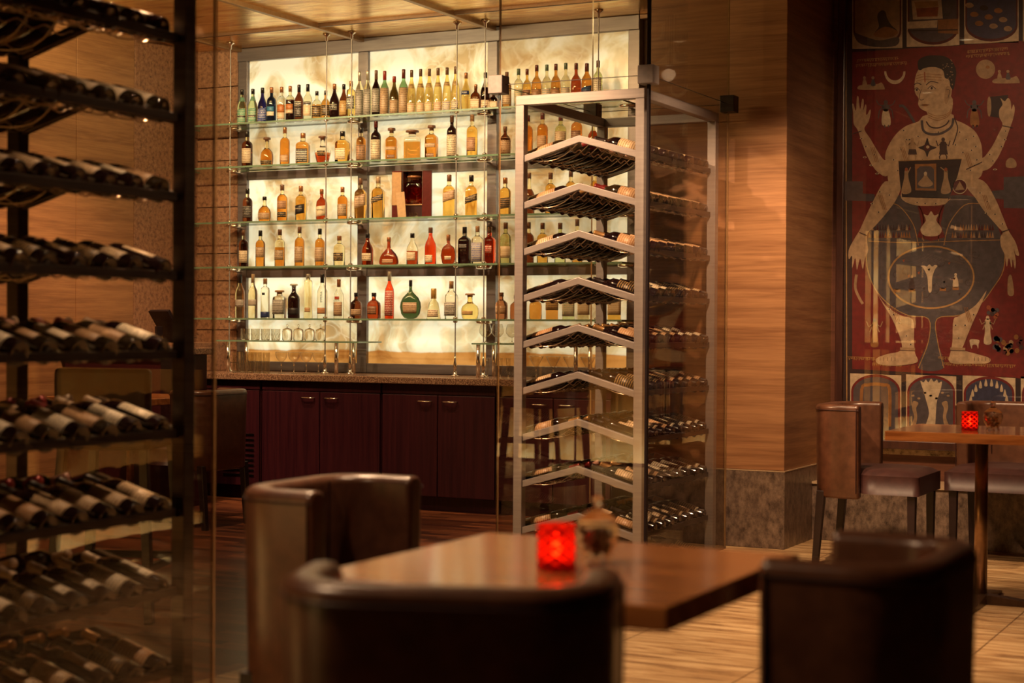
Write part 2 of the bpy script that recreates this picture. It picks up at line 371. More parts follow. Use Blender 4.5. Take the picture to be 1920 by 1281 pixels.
def label_mat(c, ink, dens=1.0):
    key = 'label_%s_%s' % (c, ink)
    if key in MATS: return MATS[key]
    m, nt, b = nodes(key)
    tc = nt.nodes.new('ShaderNodeTexCoord'); mp = N(nt, 'ShaderNodeMapping'); mp.inputs['Scale'].default_value = (300, 300, 150); nt.links.new(tc.outputs['Object'], mp.inputs[0])
    nz = N(nt, 'ShaderNodeTexNoise'); nz.inputs['Scale'].default_value = 1; nz.inputs['Detail'].default_value = 1; nt.links.new(mp.outputs[0], nz.inputs['Vector'])
    mp2 = N(nt, 'ShaderNodeMapping'); mp2.inputs['Scale'].default_value = (0, 0, 1); nt.links.new(tc.outputs['Object'], mp2.inputs[0])
    wv = N(nt, 'ShaderNodeTexWave', bands_direction='Z'); wv.inputs['Scale'].default_value = 26; nt.links.new(mp2.outputs[0], wv.inputs['Vector'])
    mu = N(nt, 'ShaderNodeMath', operation='MULTIPLY'); nt.links.new(nz.outputs['Fac'], mu.inputs[0]); nt.links.new(wv.outputs['Fac'], mu.inputs[1])
    nt.links.new(ramp(nt, mu.outputs[0], [(.36, LABC[c]), (.46, LABC[ink])]), b.inputs['Base Color'])
    b.inputs['Roughness'].default_value = .45
    MATS[key] = m; return m

# ------------------------------------------------------------------ the room
YW, XL, CEIL = 9.90, -7.63, 3.21
floor_wood = MB().box((-11, -5, -.12), (-3.45, 9.95, 0)).build('floor', parquet()); struct(floor_wood)
floor_stone = MB().box((-3.45, -5, -.12), (4, 9.95, 0)).build('floor', travertine()); struct(floor_stone)
struct(MB().box((-11, YW+.02, 0), (4, YW+.2, 4.0)).build('wall_bar_side', plain('dark_wall_plaster', (.10, .045, .025), .7)))
# granite clad pier at the left end of the bar, slabs with open joints
gw = MB()
xs = px(447, 500, Y=9.86).x
z = 0.0
i = 0
zs = [0, .92, 1.16, 1.52, 1.72, 2.06, 2.4, 2.56, 2.94, 3.22]
for a, b_ in zip(zs, zs[1:]):
    gw.box((XL-.02, 9.84, a+.003), (xs, YW+.02, b_-.003))
struct(gw.build('wall_granite', gran_wall, bevel=.002))
# left wall: granite slabs then veneer panels, all with joints
gl = MB(); zs2 = [0, .55, 1.1, 1.62, 2.14, 2.66, 3.22]
for a, b_ in zip(zs2, zs2[1:]): gl.box((XL-.12, 9.13, a+.003), (XL, 9.84, b_-.003))
struct(gl.build('wall_left', gran_wall, bevel=.002))
vl = MB(); y0 = 9.127
while y0 > 3.6:
    vl.box((XL-.12, y0-.585, 0), (XL, y0-.004, 3.22)); y0 -= .589
struct(vl.build('wall_left', veneer, bevel=.002))
# far rooms' sides, only met in reflections
struct(MB().box((4, -5, 0), (4.15, 9.9, 4)).build('wall_right', plain('dark_wall_plaster', (.1,.045,.025))))
struct(MB().box((-11, -5.15, 0), (4, -5, 4)).build('wall_behind', plain('dark_wall_plaster', (.1,.045,.025))))
struct(MB().box((-11.1, -5, 0), (-11, 9.9, 4)).build('wall_far_left', plain('dark_wall_plaster', (.1,.045,.025))))
# plain ceiling over the room and the gold leaf coffered ceiling over the bar
struct(MB().box((-11, -5, CEIL+.03), (4, 9.95, CEIL+.2)).build('ceiling', plain('dark_ceiling', (.11, .05, .028), .7)))
YG = 7.55
xe = [-10.9, -8.9, px(452, 92, z=CEIL).x, px(677, 71, z=CEIL).x, px(931, 52, z=CEIL).x, -3.58]
ye = [YG, 9.27, YW]
gold_ceiling = MB()
for a, b_ in zip(xe, xe[1:]):
    for c, d in zip(ye, ye[1:]):
        gold_ceiling.box((a+.012, c+.012, CEIL), (b_-.012, d-.012, CEIL+.03))
struct(gold_ceiling.build('ceiling', gold, bevel=.003))
tr = MB()
for x in xe[1:]: tr.box((x-.02, YG, CEIL-.028), (x+.02, YW, CEIL+.005))
struct(tr.build('trim_1', plain('bronze_trim', (.34, .20, .10), .35, .6), bevel=.003))
tr = MB()
for y in (9.27,): tr.box((-10.9, y-.012, CEIL-.02), (-3.58, y+.012, CEIL+.006))
tr.box((-10.9, YW-.05, CEIL-.03), (-3.58, YW, CEIL))
struct(tr.build('trim_2', plain('bronze_trim_dark', (.12, .06, .03), .35, .5), bevel=.003))
# dropped dark bulkhead in front of the gold ceiling
# timber clad block with stone base, right of the wine case
XB0, XB1, YB = -3.545, -2.743, 8.636
ZB = .425
struct(MB().box((XB0, YB, ZB), (XB1, YW+.02, CEIL+.03)).build('wall_pillar', veneer, bevel=.004))
pb = MB(); pb.box((XB0-.004, YB-.006, 0), (XB1+.006, YW, ZB-.006))
struct(pb.build('baseboard_pillar', gran_base, bevel=.003))
struct(MB().box((XB0-.004, YB-.007, ZB-.006), (XB1+.007, YW, ZB)).build('trim_3', plain('pale_stone_lip', (.5,.36,.22), .3)))
# wall that carries the painting, and the stone ledge under it
YP = 9.52
struct(MB().box((XB1, YP, 0), (4, YW+.02, CEIL+.03)).build('wall_painting', wood_veneer('dark_wall_veneer', (.085,.03,.016), (.15,.055,.03), (1.1,1.1,26))))
struct(MB().box((XB1+.005, 9.14, 0), (4, YP, .318)).build('baseboard_ledge', gran_base, bevel=.003))
struct(MB().box((XB1+.005, 9.13, .318), (4, YP, .330)).build('trim_4', plain('pale_stone_lip', (.5,.36,.22), .3)))
struct(MB().box((XB1+.005, YP-.03, .475), (4, YP, .55)).build('trim_5', noisy('pale_speckled_stone', [(.35,(.12,.075,.04)),(.5,(.45,.33,.19)),(.7,(.6,.46,.28))], (30,30,30), .3), bevel=.002))
# downlight fittings
for i, (x, y, *_r) in enumerate(DOWNLIGHTS):
    t = thing('downlight', 'unseen round recessed ceiling downlight, %s of the ones over the room' % ORD[i], 'ceiling light', (x, y, CEIL+.03), group='recessed downlights')
    MB().lathe([(.055,-.006),(.06,-.012),(.075,-.012),(.078,0)], 20, cap=False).build('bezel', chrome, t)
    gm = plain('lamp_lens', (.9,.8,.6), .3) if 'lamp_lens_e' not in MATS else MATS['lamp_lens_e']
    if 'lamp_lens_e' not in MATS:
        m, nt, b = nodes('lamp_lens_e'); b.inputs['Emission Color'].default_value = (1,.72,.4,1); b.inputs['Emission Strength'].default_value = 2; MATS['lamp_lens_e'] = m; gm = m
    MB().lathe([(.0,-.004),(.05,-.004)], 20, cap=False).build('lens', gm, t)

# ------------------------------------------------------------------ back bar: onyx, steel frame, counter, cabinets
Z_TOP, Z_B2, Z_B3, Z_B4 = (3.115, 3.21), (2.25, 2.312), (1.54, 1.61), (.868, .935)
UPX = [(447, 464.5), (672, 690), (914, 931.5), (1177, 1198)]
UP = [(px(a, 560, Y=YW-.03).x, px(b_, 560, Y=YW-.03).x) for a, b_ in UPX]
steel_wall = noisy('darkened_frame_steel', [(.3, (.15, .125, .135)), (.7, (.22, .19, .195))], (3, 3, 40), .36, .45, obj=True)  # steel darkened to offset the light the ceiling strip throws on it
fr = thing('steel_display_frame', 'brushed steel grid frame holding the glowing onyx panels behind the bar', 'frame', (0, YW, .87))
def fbox(name, a, b_):
    return MB().box((a[0], a[1]-YW, a[2]-.87), (b_[0], b_[1]-YW, b_[2]-.87)).build(name, steel_wall, fr, bevel=.003)
for a, b_ in UP: fbox('upright', (a, YW-.05, .868), (b_, YW+.01, Z_TOP[0]))
fbox('crossbar', (UP[0][0], YW-.06, Z_TOP[0]), (UP[3][1], YW+.01, Z_TOP[1]-.002))
for k in range(3):
    for zz in (Z_B2, Z_B3, Z_B4):
        fbox('crossbar', (UP[k][1], YW-.045, zz[0]), (UP[k+1][0], YW+.01, zz[1]))
rows = [('top', Z_B2[1], Z_TOP[0]), ('middle', Z_B3[1], Z_B2[0]), ('bottom', Z_B4[1], Z_B3[0])]
for k, cn in enumerate(('left', 'centre', 'right')):
    for rn, z0, z1 in rows:
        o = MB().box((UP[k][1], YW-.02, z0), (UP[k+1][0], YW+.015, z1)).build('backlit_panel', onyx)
        tag(o, '%s %s panel of the backlit cream onyx wall behind the bar' % (rn, cn), 'wall panel', 'backlit onyx panels')
ZC = .865
YC = 9.29
X_END = -4.05
ct = MB().box((XL, YC-.035, ZC-.045), (X_END+.03, YW-.0, ZC)).build('bar_countertop', granite_top, bevel=.006, seg=3)
tag(ct, 'long speckled brown granite countertop of the back bar', 'countertop')
def cabinet(x0, x1, doors, label, vent=False):
    t = thing('bar_cabinet', label, 'cabinet', ((x0+x1)/2, YC, 0), group='back bar cabinets')
    w = (x1-x0)/2
    MB().box((-w, .022, .09), (w, .58, ZC-.046)).box((-w, .06, 0), (w, .58, .09)).build('carcass', mahogany, t, bevel=.002)
    MB().box((-w, 0.004, ZC-.11), (w, .022, ZC-.047)).build('top_rail', mahogany, t, bevel=.002)
    n = len(doors); dw = 2*w/n
    for i, hside in enumerate(doors):
        a = -w+i*dw+.003; b_ = -w+(i+1)*dw-.003
        dr = MB().box((a, 0, .095), (b_, .022, ZC-.115)).build('door', mahogany, t, bevel=.003)
        hx = b_-.09 if hside > 0 else a+.09
        zh = ZC-.155
        hb = MB()
        hb.tube([(hx-.05, -.001, zh), (hx-.05, -.018, zh), (hx-.03, -.026, zh), (hx+.03, -.026, zh), (hx+.05, -.018, zh), (hx+.05, -.001, zh)], .005, 8)
        hb.build('handle', chrome, dr)
    if vent:
        v = MB()
        for k in range(9): v.box((w-.30, -.006, .16+k*.035), (w-.04, .0, .172+k*.035))
        v.build('vent_grille', chrome, t)
    return t
cabinet(-7.61, -6.67, (1, -1), 'dark mahogany cabinet behind the tub chair at the bar left end', True)
cabinet(-6.65, -5.705, (1, -1), 'dark mahogany cabinet under the counter, directly behind the left tub chair', False)
cabinet(-5.69, -4.85, (1, -1), 'dark mahogany cabinet with two steel handles beside the glass wine case', False)
cabinet(-4.835, X_END, (1, -1), 'dark mahogany cabinet seen through the glass wine case', False)

# glass shelves
YR = 9.60
SH = []
for yy in (200.5, 288.7, 402, 493.5, 598.5):
    p = px(930, yy, Y=YR-.02); SH.append(p.z)
SHN = ['top', 'second', 'third', 'fourth', 'fifth']
X0S, X1S = XL+.02, px(1170, 300, Y=YR).x
for n, zz in zip(SHN, SH):
    m = MB(); a = (X0S, YR-.02, zz-.012); b_ = (X1S, YW-.055, zz)
    m.box(a, b_); m.m = [0, 0, 1, 1, 1, 1]
    o = m.build('glass_shelf', [shelf_glass, shelf_edge]); tag(o, '%s long glass shelf of the back bar, counting from the ceiling' % n, 'shelf', 'long glass bar shelves')
    for (xa, xb) in UP:
        xc = (xa+xb)/2
        if xc > X1S: xc = X1S-.02
        bk = MB(); bk.lathe([(.0,-.02),(.03,-.02),(.045,-.014),(.045,0)], 16, fx=1.3, loc=(xc, YW-.15, zz-.012)); bk.tube([(xc, YW-.15, zz-.024), (xc, YW-.05, zz-.03)], .008)
        bk.build('bracket', chrome, o)
# rods
for i, x in enumerate((430, 610, 657, 854, 907, 1119)):
    p = px(x, 560, Y=YR)
    t = thing('shelf_rod', '%s of the thin steel rods holding the bar shelves, counted from the left' % ORD[i], 'rod', (p.x, YR, ZC), group='shelf rods')
    MB().tube([(0,0,.10),(0,0,CEIL-ZC)], .0042, 8).build('rod', rod_steel, t)
    MB().lathe([(.028,0),(.028,.006),(.012,.012),(.010,.05),(.013,.055),(.013,.075),(.007,.11),(.006,.14)], 14).build('foot', chrome, t)
    MB().lathe([(.008,-.05),(.009,-.02),(.03,-.008),(.03,-.002)], 14, loc=(0,0,CEIL-ZC)).build('ceiling_flange', chrome, t)
    for zz in SH:
        MB().lathe([(.009,-.026),(.016,-.022),(.016,-.013)], 12, loc=(0,0,zz-ZC)).lathe([(.016,.001),(.016,.008),(.008,.014)], 12, loc=(0,0,zz-ZC)).build('clamp', chrome, t)
# low raised glass shelves on posts
def low_shelf(x0, x1, z, label, posts):
    t = thing('low_glass_shelf', label, 'shelf', (x0, YR, ZC), group='low glass shelves on the bar counter')
    m = MB().box((0, -.1, z-ZC-.01), (x1-x0, .2, z-ZC)); m.m = [0, 0, 1, 1, 1, 1]
    m.build('glass_top', [shelf_glass, shelf_edge], t)
    for q in posts:
        MB().lathe([(.014,0),(.014,z-ZC-.011)], 14, loc=(q-x0, q and -.06, 0)).build('post', chrome, t)
        MB().lathe([(.014,0),(.014,z-ZC-.011)], 14, loc=(q-x0, .16, 0)).build('post', chrome, t)
ZL = px(655, 640.5, Y=YR-.1).z
xa, xb = px(404, 640, Y=9.5).x, px(672, 640, Y=9.5).x
low_shelf(xa, xb, ZL, 'low glass shelf on steel posts at the left, carrying tumblers and lidded jars', [xa+.08, px(631, 640, Y=9.54).x])
xc_, xd_ = px(884, 640, Y=9.5).x, px(1160, 640, Y=9.5).x
low_shelf(xc_, xd_, ZL, 'low glass shelf on steel posts at the right, carrying brandy snifters', [px(897, 640, Y=9.54).x, px(1080, 640, Y=9.54).x])

# ------------------------------------------------------------------ bottles
PROF = {
 'std':   [(.90,0),(1,.015),(1,.60),(.97,.645),(.84,.685),(.58,.72),(.39,.745),(.34,.78),(.34,.90)],
 'slim':  [(.90,0),(1,.015),(1,.48),(.88,.57),(.55,.68),(.36,.76),(.32,.82),(.32,.90)],
 'flute': [(.86,0),(.92,.02),(1,.20),(.99,.42),(.80,.58),(.50,.70),(.34,.78),(.31,.83),(.31,.90)],
 'squat': [(.90,0),(1,.03),(1,.50),(.93,.60),(.66,.67),(.36,.72),(.30,.77),(.30,.90)],
 'round': [(.72,0),(.90,.03),(1,.20),(.99,.40),(.88,.50),(.62,.575),(.38,.63),(.29,.70),(.28,.90)],
 'bell':  [(.92,0),(1,.04),(.94,.22),(.84,.42),(.90,.5),(.80,.60),(.45,.67),(.32,.72),(.30,.9)],
 'deca':  [(.62,0),(.70,.03),(1,.42),(.99,.48),(.84,.54),(.42,.60),(.28,.68),(.26,.86)],
 'cone':  [(.98,0),(1,.02),(.84,.30),(.66,.52),(.40,.60),(.34,.66),(.34,.86)],
 'flask': [(.30,0),(.62,.03),(.88,.13),(1,.30),(.95,.42),(.76,.54),(.44,.63),(.20,.70),(.14,.76),(.13,.90)],
 'fan':   [(.80,0),(.99,.06),(1,.14),(.90,.30),(.70,.42),(.44,.52),(.24,.60),(.17,.70),(.17,.9)],
 'hex':   [(.62,0),(.80,.05),(1,.30),(.84,.52),(.66,.60),(.32,.66),(.22,.72),(.22,.9)],
 'tube':  [(.98,0),(1,.01),(.90,.30),(.88,.55),(.92,.80),(.86,.85),(.40,.875),(.40,.90)],
 'vodka': [(.97,0),(1,.01),(1,.55),(.92,.63),(.62,.70),(.38,.76),(.34,.84),(.32,.9)],
 'gin':   [(.98,0),(1,.01),(1,.70),(.90,.76),(.46,.79),(.40,.82),(.40,.86)],
 'wine':  [(.90,0),(1,.02),(1,.60),(.93,.66),(.66,.715),(.42,.76),(.38,.80),(.36,.93)],
}
CUP = {'std': .84, 'deca': .86, 'flask': .84, 'cone': .66, 'gin': .86, 'tube': .90, 'round': .86, 'vodka': .80, 'flute': .84, 'hex': .80}
bottle_count = {}
def make_bottle(name, label, cat, x, base_z, Y, h, w, kind, liq, cap, lab, group, fill=None, topliq='clear', square=0, fy=1, rz=0, text=None, collar=None, capz=None, stopper=False):
    t = thing(name, label, cat, (x, Y, base_z), rz, group)
    R_ = w/2; pr = [(r*R_, z*h) for r, z in PROF[kind]]
    # refine the profile for a rounder shoulder
    zc = (capz or CUP.get(kind, .85))*h
    mats = [liquid(liq, LIQ[liq])]
    mz = None
    if fill:
        mats.append(liquid(topliq, LIQ[topliq])); mz = lambda z: 1 if z > fill*h else 0
        out = []
        for (r0, z0), (r1, z1) in zip(pr, pr[1:]):
            out.append((r0, z0))
            if z0 < fill*h < z1: out.append((r0+(r1-r0)*(fill*h-z0)/(z1-z0), fill*h))
        pr = out + [pr[-1]]
    MB().lathe(pr, 20 if not square else 24, sq=square, fy=fy, mz=mz).build('glass_body', mats, t)
    # radius at a height
    def rad(z):
        for (r0, z0), (r1, z1) in zip(pr, pr[1:]):
            if z0 <= z <= z1: return r0+(r1-r0)*(z-z0)/max(1e-6, z1-z0)
        return pr[-1][0]
    rn = rad(.88*h)*1.13+.0006
    cp = [(rn, zc), (rn, h*.985), (rn*.9, h)]
    if stopper: cp = [(rn, zc), (rn, zc+.45*(h-zc)), (rn*1.75, zc+.5*(h-zc)), (rn*1.75, h*.985), (rn*1.5, h)]
    MB().lathe(cp, 16).build('stopper' if stopper else 'cap', cap_mat(cap), t)
    def patch(nm, za, zb, mat, half, cen=0, off=.0012, skew=0):
        m = MB(); n = 14; vs = []; zz = [za*h+(zb-za)*h*k/3 for k in range(4)]
        for z in zz:
            r = rad(z)
            for k in range(n+1):
                a = -math.pi/2+cen+half*(2*k/n-1); c, d = math.cos(a), math.sin(a)
                e = 1/(abs(c)**(2+square*8)+abs(d)**(2+square*8))**(1/(2+square*8)) if square else 1
                vs.append((c*e*(r+off), d*e*(r*fy+off), z+skew*h*(k/n-.5)))
        fs = [(j*(n+1)+k, j*(n+1)+k+1, (j+1)*(n+1)+k+1, (j+1)*(n+1)+k) for j in range(3) for k in range(n)]
        o = m.add(vs, fs, 0, True).build(nm, mat, t)
        sm = o.modifiers.new('paper', 'SOLIDIFY'); sm.thickness = .0004; sm.offset = 1
        return o
    for L in (lab or []):
        c, ink, za, zb = L[:4]; half = L[4] if len(L) > 4 else 1.0; skew = L[5] if len(L) > 5 else 0
        off = L[6] if len(L) > 6 else .0012
        lo = patch('label', za, zb, label_mat(c, ink), half, 0, off, skew)
    if collar: patch('neck_label', collar[1], collar[2], label_mat(collar[0], 'brown'), math.pi*.98)
    if text:
        s, col, zt, size, vert = text
        cu = bpy.data.curves.new('lettering', 'FONT'); cu.body = s; cu.size = size; cu.align_x = 'CENTER'; cu.align_y = 'CENTER'; cu.extrude = .0003
        cu.materials.append(plain('ink_'+col, LABC[col], .4))
        o = bpy.data.objects.new('lettering', cu); COL.objects.link(o); o.parent = t
        o.location = (0, -(rad(zt*h)*fy+.0022), zt*h)
        o.rotation_euler = (math.pi/2, math.pi/2*(-1 if vert else 0), 0)
        o2 = bpy.data.objects.new('lettering', bpy.data.meshes.new_from_object(o)); COL.objects.link(o2); o2.parent = t
        o2.location = o.location; o2.rotation_euler = o.rotation_euler
        bpy.data.objects.remove(o); o2.name = 'lettering'
    return t

YB_ = 9.72
def shelf_row(row, items, shelf_z, rowname, Y=YB_):
    n = 0
    for it in items:
        x, top, base, w, kind, liq, cap, lab, desc = it[:9]; kw = dict(it[9]) if len(it) > 9 else {}
        p = px(x, base, Y=Y); d = depth((p.x, Y, shelf_z))
        h = (base-top)*d/F; ww = w*d/F
        lb = '%s, %s from the left on the %s bar shelf' % (desc, ORD[n], rowname)
        name = kw.pop('name', 'liquor_bottle')
        if kind in ('std', 'round') and liq in ('amber', 'orange', 'gold', 'cognac', 'brown') and 'fill' not in kw: kw['fill'] = .715 if kind == 'std' else .60; kw['topliq'] = 'pale'
        make_bottle(name, lb, 'bottle', p.x, shelf_z+.0005, Y, h, ww, kind, liq, cap, lab, 'bottles on the %s bar shelf' % rowname, rz=kw.pop('rz', math.radians(RNG.uniform(6, 24))), **kw)
        n += 1
C1 = [('cream','brown',.12,.48)]
row1 = [
 (454,160,227,18,'slim','palegreen','black',[('green','white',.03,.44,1.1,.06),('black','white',.20,.26,1.12,0,.002)],'green-labelled slim bottle',{'collar':('green',.66,.78)}),
 (474,159,226,18,'slim','palegreen','black',[('green','white',.03,.44,1.1,.06),('black','white',.20,.26,1.12,0,.002)],'green-labelled slim bottle',{'collar':('green',.66,.78)}),
 (492,157,225,18,'slim','blue','black',[('blue','white',.06,.42,1.1,.06)],'dark blue slim bottle'),
 (509,156,224,17.5,'std','navy','copper',[('sky','navy',.32,.46),('white','tan',.20,.32)],'navy bottle with blue and white label'),
 (528,155,222.5,17,'std','clear','copper',[('orange','brown',.28,.50),('cream','tan',.10,.28)],'clear bottle with orange label'),
 (544,154,222,17,'std','dark','copper',[('orange','brown',.34,.50),('cream','tan',.24,.34)],'dark bottle with orange label',{'fill':.62,'topliq':'pale'}),
 (560.5,151,220.5,16.5,'vodka','brown','black',[('black','white',.40,.55),('black','silver',.12,.40)],'brown bottle with black label',{'collar':('white',.86,.89)}),
 (577,150,219.5,17,'vodka','pale','black',[('black','white',.43,.52),('cream','beige',.14,.42)],'pale bottle with cream arched label'),
 (594,163,218.5,18,'squat','amber','black',[('black','gold',.12,.50,1.3)],'short amber bottle with black label',{'fill':.55,'topliq':'pale'}),
 (610.5,162,217.5,17,'squat','amber','black',[('black','gold',.14,.50,1.3)],'short dark-topped amber bottle'),
 (627,149,216,18.5,'slim','dark','copper',[('black','white',.26,.44)],'black cream-liqueur bottle'),
 (644.5,150,215.5,17,'slim','brown','black',[('gold','brown',.10,.52)],'brown bottle with golden arched label'),
 (658,144,214.5,14,'gin','yellow','copper',[('black','white',.25,.60)],'narrow square yellow bottle',{'square':.7}),
 (674,126,213,15.5,'vodka','pale','silver',[('silver','black',.04,.60,1.2)],'ornate silver-labelled tall bottle'),
 (689,124,212,15.5,'vodka','pale','silver',[('silver','black',.04,.60,1.2)],'ornate silver-labelled tall bottle'),
 (705,123,211,16,'vodka','dark','brown',[('silver','black',.10,.60,1.2)],'dark tall bottle with ornate silver label'),
 (721,124,209.5,17,'vodka','green','red',[('beige','brown',.03,.62,1.4)],'green glass bottle wrapped in beige label'),
 (739,134,208.5,18,'slim','olive','red',[('beige','brown',.06,.40)],'dark olive bottle with red cap'),
 (756.5,121,207.5,17.5,'vodka','green','maroon',[('beige','brown',.03,.60,1.4)],'green glass bottle with maroon cap'),
 (771.5,122,206.5,17,'flute','yellow','brown',[('cream','orange',.02,.25),('gold','brown',.58,.68)],'yellow flute bottle with orange fruit label'),
 (788.4,121,206,17,'flute','yellow','brown',[('cream','orange',.02,.25),('gold','brown',.58,.68)],'yellow flute bottle with orange fruit label'),
 (804.7,120,204.5,17,'flute','yellow','brown',[('cream','gold',.02,.25),('gold','brown',.58,.68)],'yellow flute bottle with golden fruit label'),
 (821,118.5,203.5,17,'flute','yellow','brown',[('cream','red',.02,.25),('gold','brown',.58,.68)],'yellow flute bottle with red fruit label'),
 (838,117.5,202.5,17,'flute','yellow','brown',[('cream','blue',.02,.25),('gold','brown',.58,.68)],'yellow flute bottle with blue fruit label'),
 (854,115.5,201.5,17,'flute','yellow','brown',[('cream','navy',.02,.25),('gold','brown',.58,.68)],'yellow flute bottle with dark berry label'),
 (873.6,128,201,17,'slim','yellow','copper',[('navy','navy',.43,.53,1.1)],'slender yellow bottle with blue band',{'text':('POLI','white',.48,.016,False)}),
 (892,149,199,17.5,'squat','brown','copper',[('cream','tan',.06,.44),],'square dark orange liqueur bottle',{'square':.6}),
 (910,127,198.5,18,'slim','dark','black',[('cream','brown',.06,.27,1.1)],'tall dark bottle with cream label',{'fill':.60,'topliq':'clear'}),
 (926,163,198,17,'squat','brown','brown',[('cream','tan',.06,.44)],'square dark bottle beside the clamp',{'square':.6}),
 (950,127,197,17.5,'std','amber','brown',C1,'amber bottle behind the steel clamp'),
 (972,121.5,196,16.5,'std','pale','green',[('cream','green',.10,.48)],'pale bottle with green cap'),
 (988,122,195,17,'squat','gold','maroon',[('brown','cream',.10,.46)],'golden bottle with brown label'),
 (1006,114.5,194,19.5,'squat','amber','maroon',[('tan','black',.10,.42,1.1)],'orange bottle with bold dark lettering'),
 (1025,113.5,192.5,18.5,'squat','pale','green',[('cream','sky',.08,.42,1.1)],'pale bottle with pale blue label'),
 (1042,112,191.5,19,'squat','amber','maroon',[('tan','black',.10,.42,1.1)],'orange bottle with dark lettering'),
 (1060.5,110.5,190.5,18.5,'squat','pale','green',[('cream','sky',.08,.42,1.1)],'pale bottle with teal cap'),
 (1080,110.5,189,20,'squat','cognac','maroon',[],'dark red unlabelled bottle'),
 (1100,111,188,20,'vodka','orange','maroon',[('navy','sky',.10,.42,1.2,.08)],'orange bottle with navy slanted label'),
 (1121,106,187,17,'std','palegreen','brown',[('white','brown',.18,.60)],'green tinted bottle with white label'),
]
row2 = [
 (463.4,241,309,20.5,'std','brown','black',[('cream','brown',.12,.52)],'dark brown bottle with cream label'),
 (500.5,253,308,24,'round','orange','brown',[('black','gold',.07,.22,1.1)],'round-shouldered amber bottle',{'stopper':True}),
 (534,234,306.5,18.5,'std','orange','copper',[('tan','cream',.10,.28)],'orange bottle with low pale label'),
 (568,245.5,305.5,24,'std','amber','copper',[('black','white',.08,.50,.75)],'square amber bottle with black label',{'square':.7}),
 (605,251.5,304.5,31,'deca','cognac','brown',[('black','gold',.28,.46,.5)],'wide crystal decanter with dark spirit',{'fill':.40,'stopper':True}),
 (642,243,303,24,'std','gold','black',[('cream','brown',.10,.46,.7)],'square golden bottle with cream label',{'square':.7}),
 (677,234,299.5,18.5,'std','amber','black',[('tan','black',.05,.50,1.1)],'amber tan-labelled bottle by the steel upright',{}),
 (704.6,221,297.5,19,'std','dark','maroon',[('cream','black',.05,.54,1.2)],'dark bottle with large cream label'),
 (734,234,296,21,'std','orange','brown',[('beige','brown',.32,.42,.8),('brown','beige',.08,.18,.6)],'square orange bottle with beige label',{'square':.5,'stopper':True}),
 (773,239,295,31,'gin','amber','brown',[],'broad square decanter of amber spirit',{'square':.7,'fy':.5,'stopper':True,'fill':.62}),
 (809,230,293.5,22,'std','orange','brown',[('beige','brown',.34,.46,.8),('brown','beige',.06,.16,.6)],'square orange bottle under a brown stopper',{'square':.5,'stopper':True}),
 (847,211,291.5,19,'std','dark','brown',[('cream','black',.05,.54,1.2)],'tall dark bottle with large cream label'),
 (885,209,289,21,'std','gold','cork',[('tan','brown',.14,.46,.9)],'tall golden bottle with cork-coloured neck'),
 (947,234,289,21,'squat','brown','brown',[('beige','brown',.08,.62,1.2)],'short bottle with beige label behind glass'),
 (990,213,287,18,'std','orange','maroon',[],'orange bottle beside the wine rack post'),
 (1017,209,286,20.5,'std','orange','maroon',[('tan','cream',.14,.44)],'orange bottle seen through the rack top'),
 (1051,213,285,21.5,'std','palegreen','maroon',[('cream','brown',.06,.56,1.2)],'green tinted bottle seen through the rack'),
 (1081,206,284,21.5,'std','orange','maroon',[('brown','beige',.30,.52)],'orange bottle behind the rack top bar'),
 (1112,219,283,21,'round','cognac','maroon',[('beige','brown',.1,.3)],'dark rounded bottle behind the rack corner'),
]
row3 = [
 (464,348,412,18.5,'std','brown','black',[('black','silver',.14,.48)],'dark bottle with black label'),
 (496,363,411,24,'round','orange','black',[('beige','brown',.10,.36,1.1)],'short round amber bottle',{'stopper':False}),
 (529,340,409.5,19.5,'std','orange','brown',[('black','gold',.12,.26),('tan','brown',.34,.56)],'orange bottle with dark label'),
 (564,343,409,21,'std','gold','copper',[('black','black',.20,.46,1.0,.06)],'golden bottle with black pointed label',{'text':("Ballantine's",'cream',.35,.0115,False)}),
 (603,349,408,21,'squat','cognac','copper',[('cream','cream',.14,.46,1.1,.05)],'dark red bottle with cream label',{'text':("Ballantine's",'black',.34,.0115,False)}),
 (642,345,407,19,'std','orange','copper',[('beige','black',.12,.48,1.1)],'amber bottle with beige label'),
 (676,328,405.5,20.5,'std','gold','brown',[('beige','brown',.30,.58,1.1,.10)],'golden bottle with beige slanted label',{'square':.5}),
 (709,325,404.5,22,'std','gold','tan',[('black','gold',.40,.54,1.1,.12)],'golden bottle with black slanted label',{'square':.5}),
 (842,321,400.5,22,'std','gold','brown',[('beige','brown',.38,.60,1.1,.10)],'golden square bottle beside the presentation box',{'square':.5}),
 (883.5,322,399.5,22,'std','gold','black',[('black','gold',.34,.50,1.1,.12)],'golden square bottle with black slanted label',{'square':.5}),
 (947,327,398,22,'std','gold','copper',[('black','gold',.18,.46,1.1,.05)],'golden bottle with black label behind glass'),
 (992,318,397,22,'round','brown','brown',[('black','gold',.2,.45)],'dark bottle beside the wine rack post'),
 (1032,318,396,21,'std','gold','brown',[],'golden bottle seen above the rack tier'),
 (1070,313,395,20,'std','gold','brown',[('cream','brown',.2,.5)],'golden cream-labelled bottle behind the rack'),
 (1116,312,394,20,'std','gold','cork',[],'pale golden bottle behind the rack apex'),
]
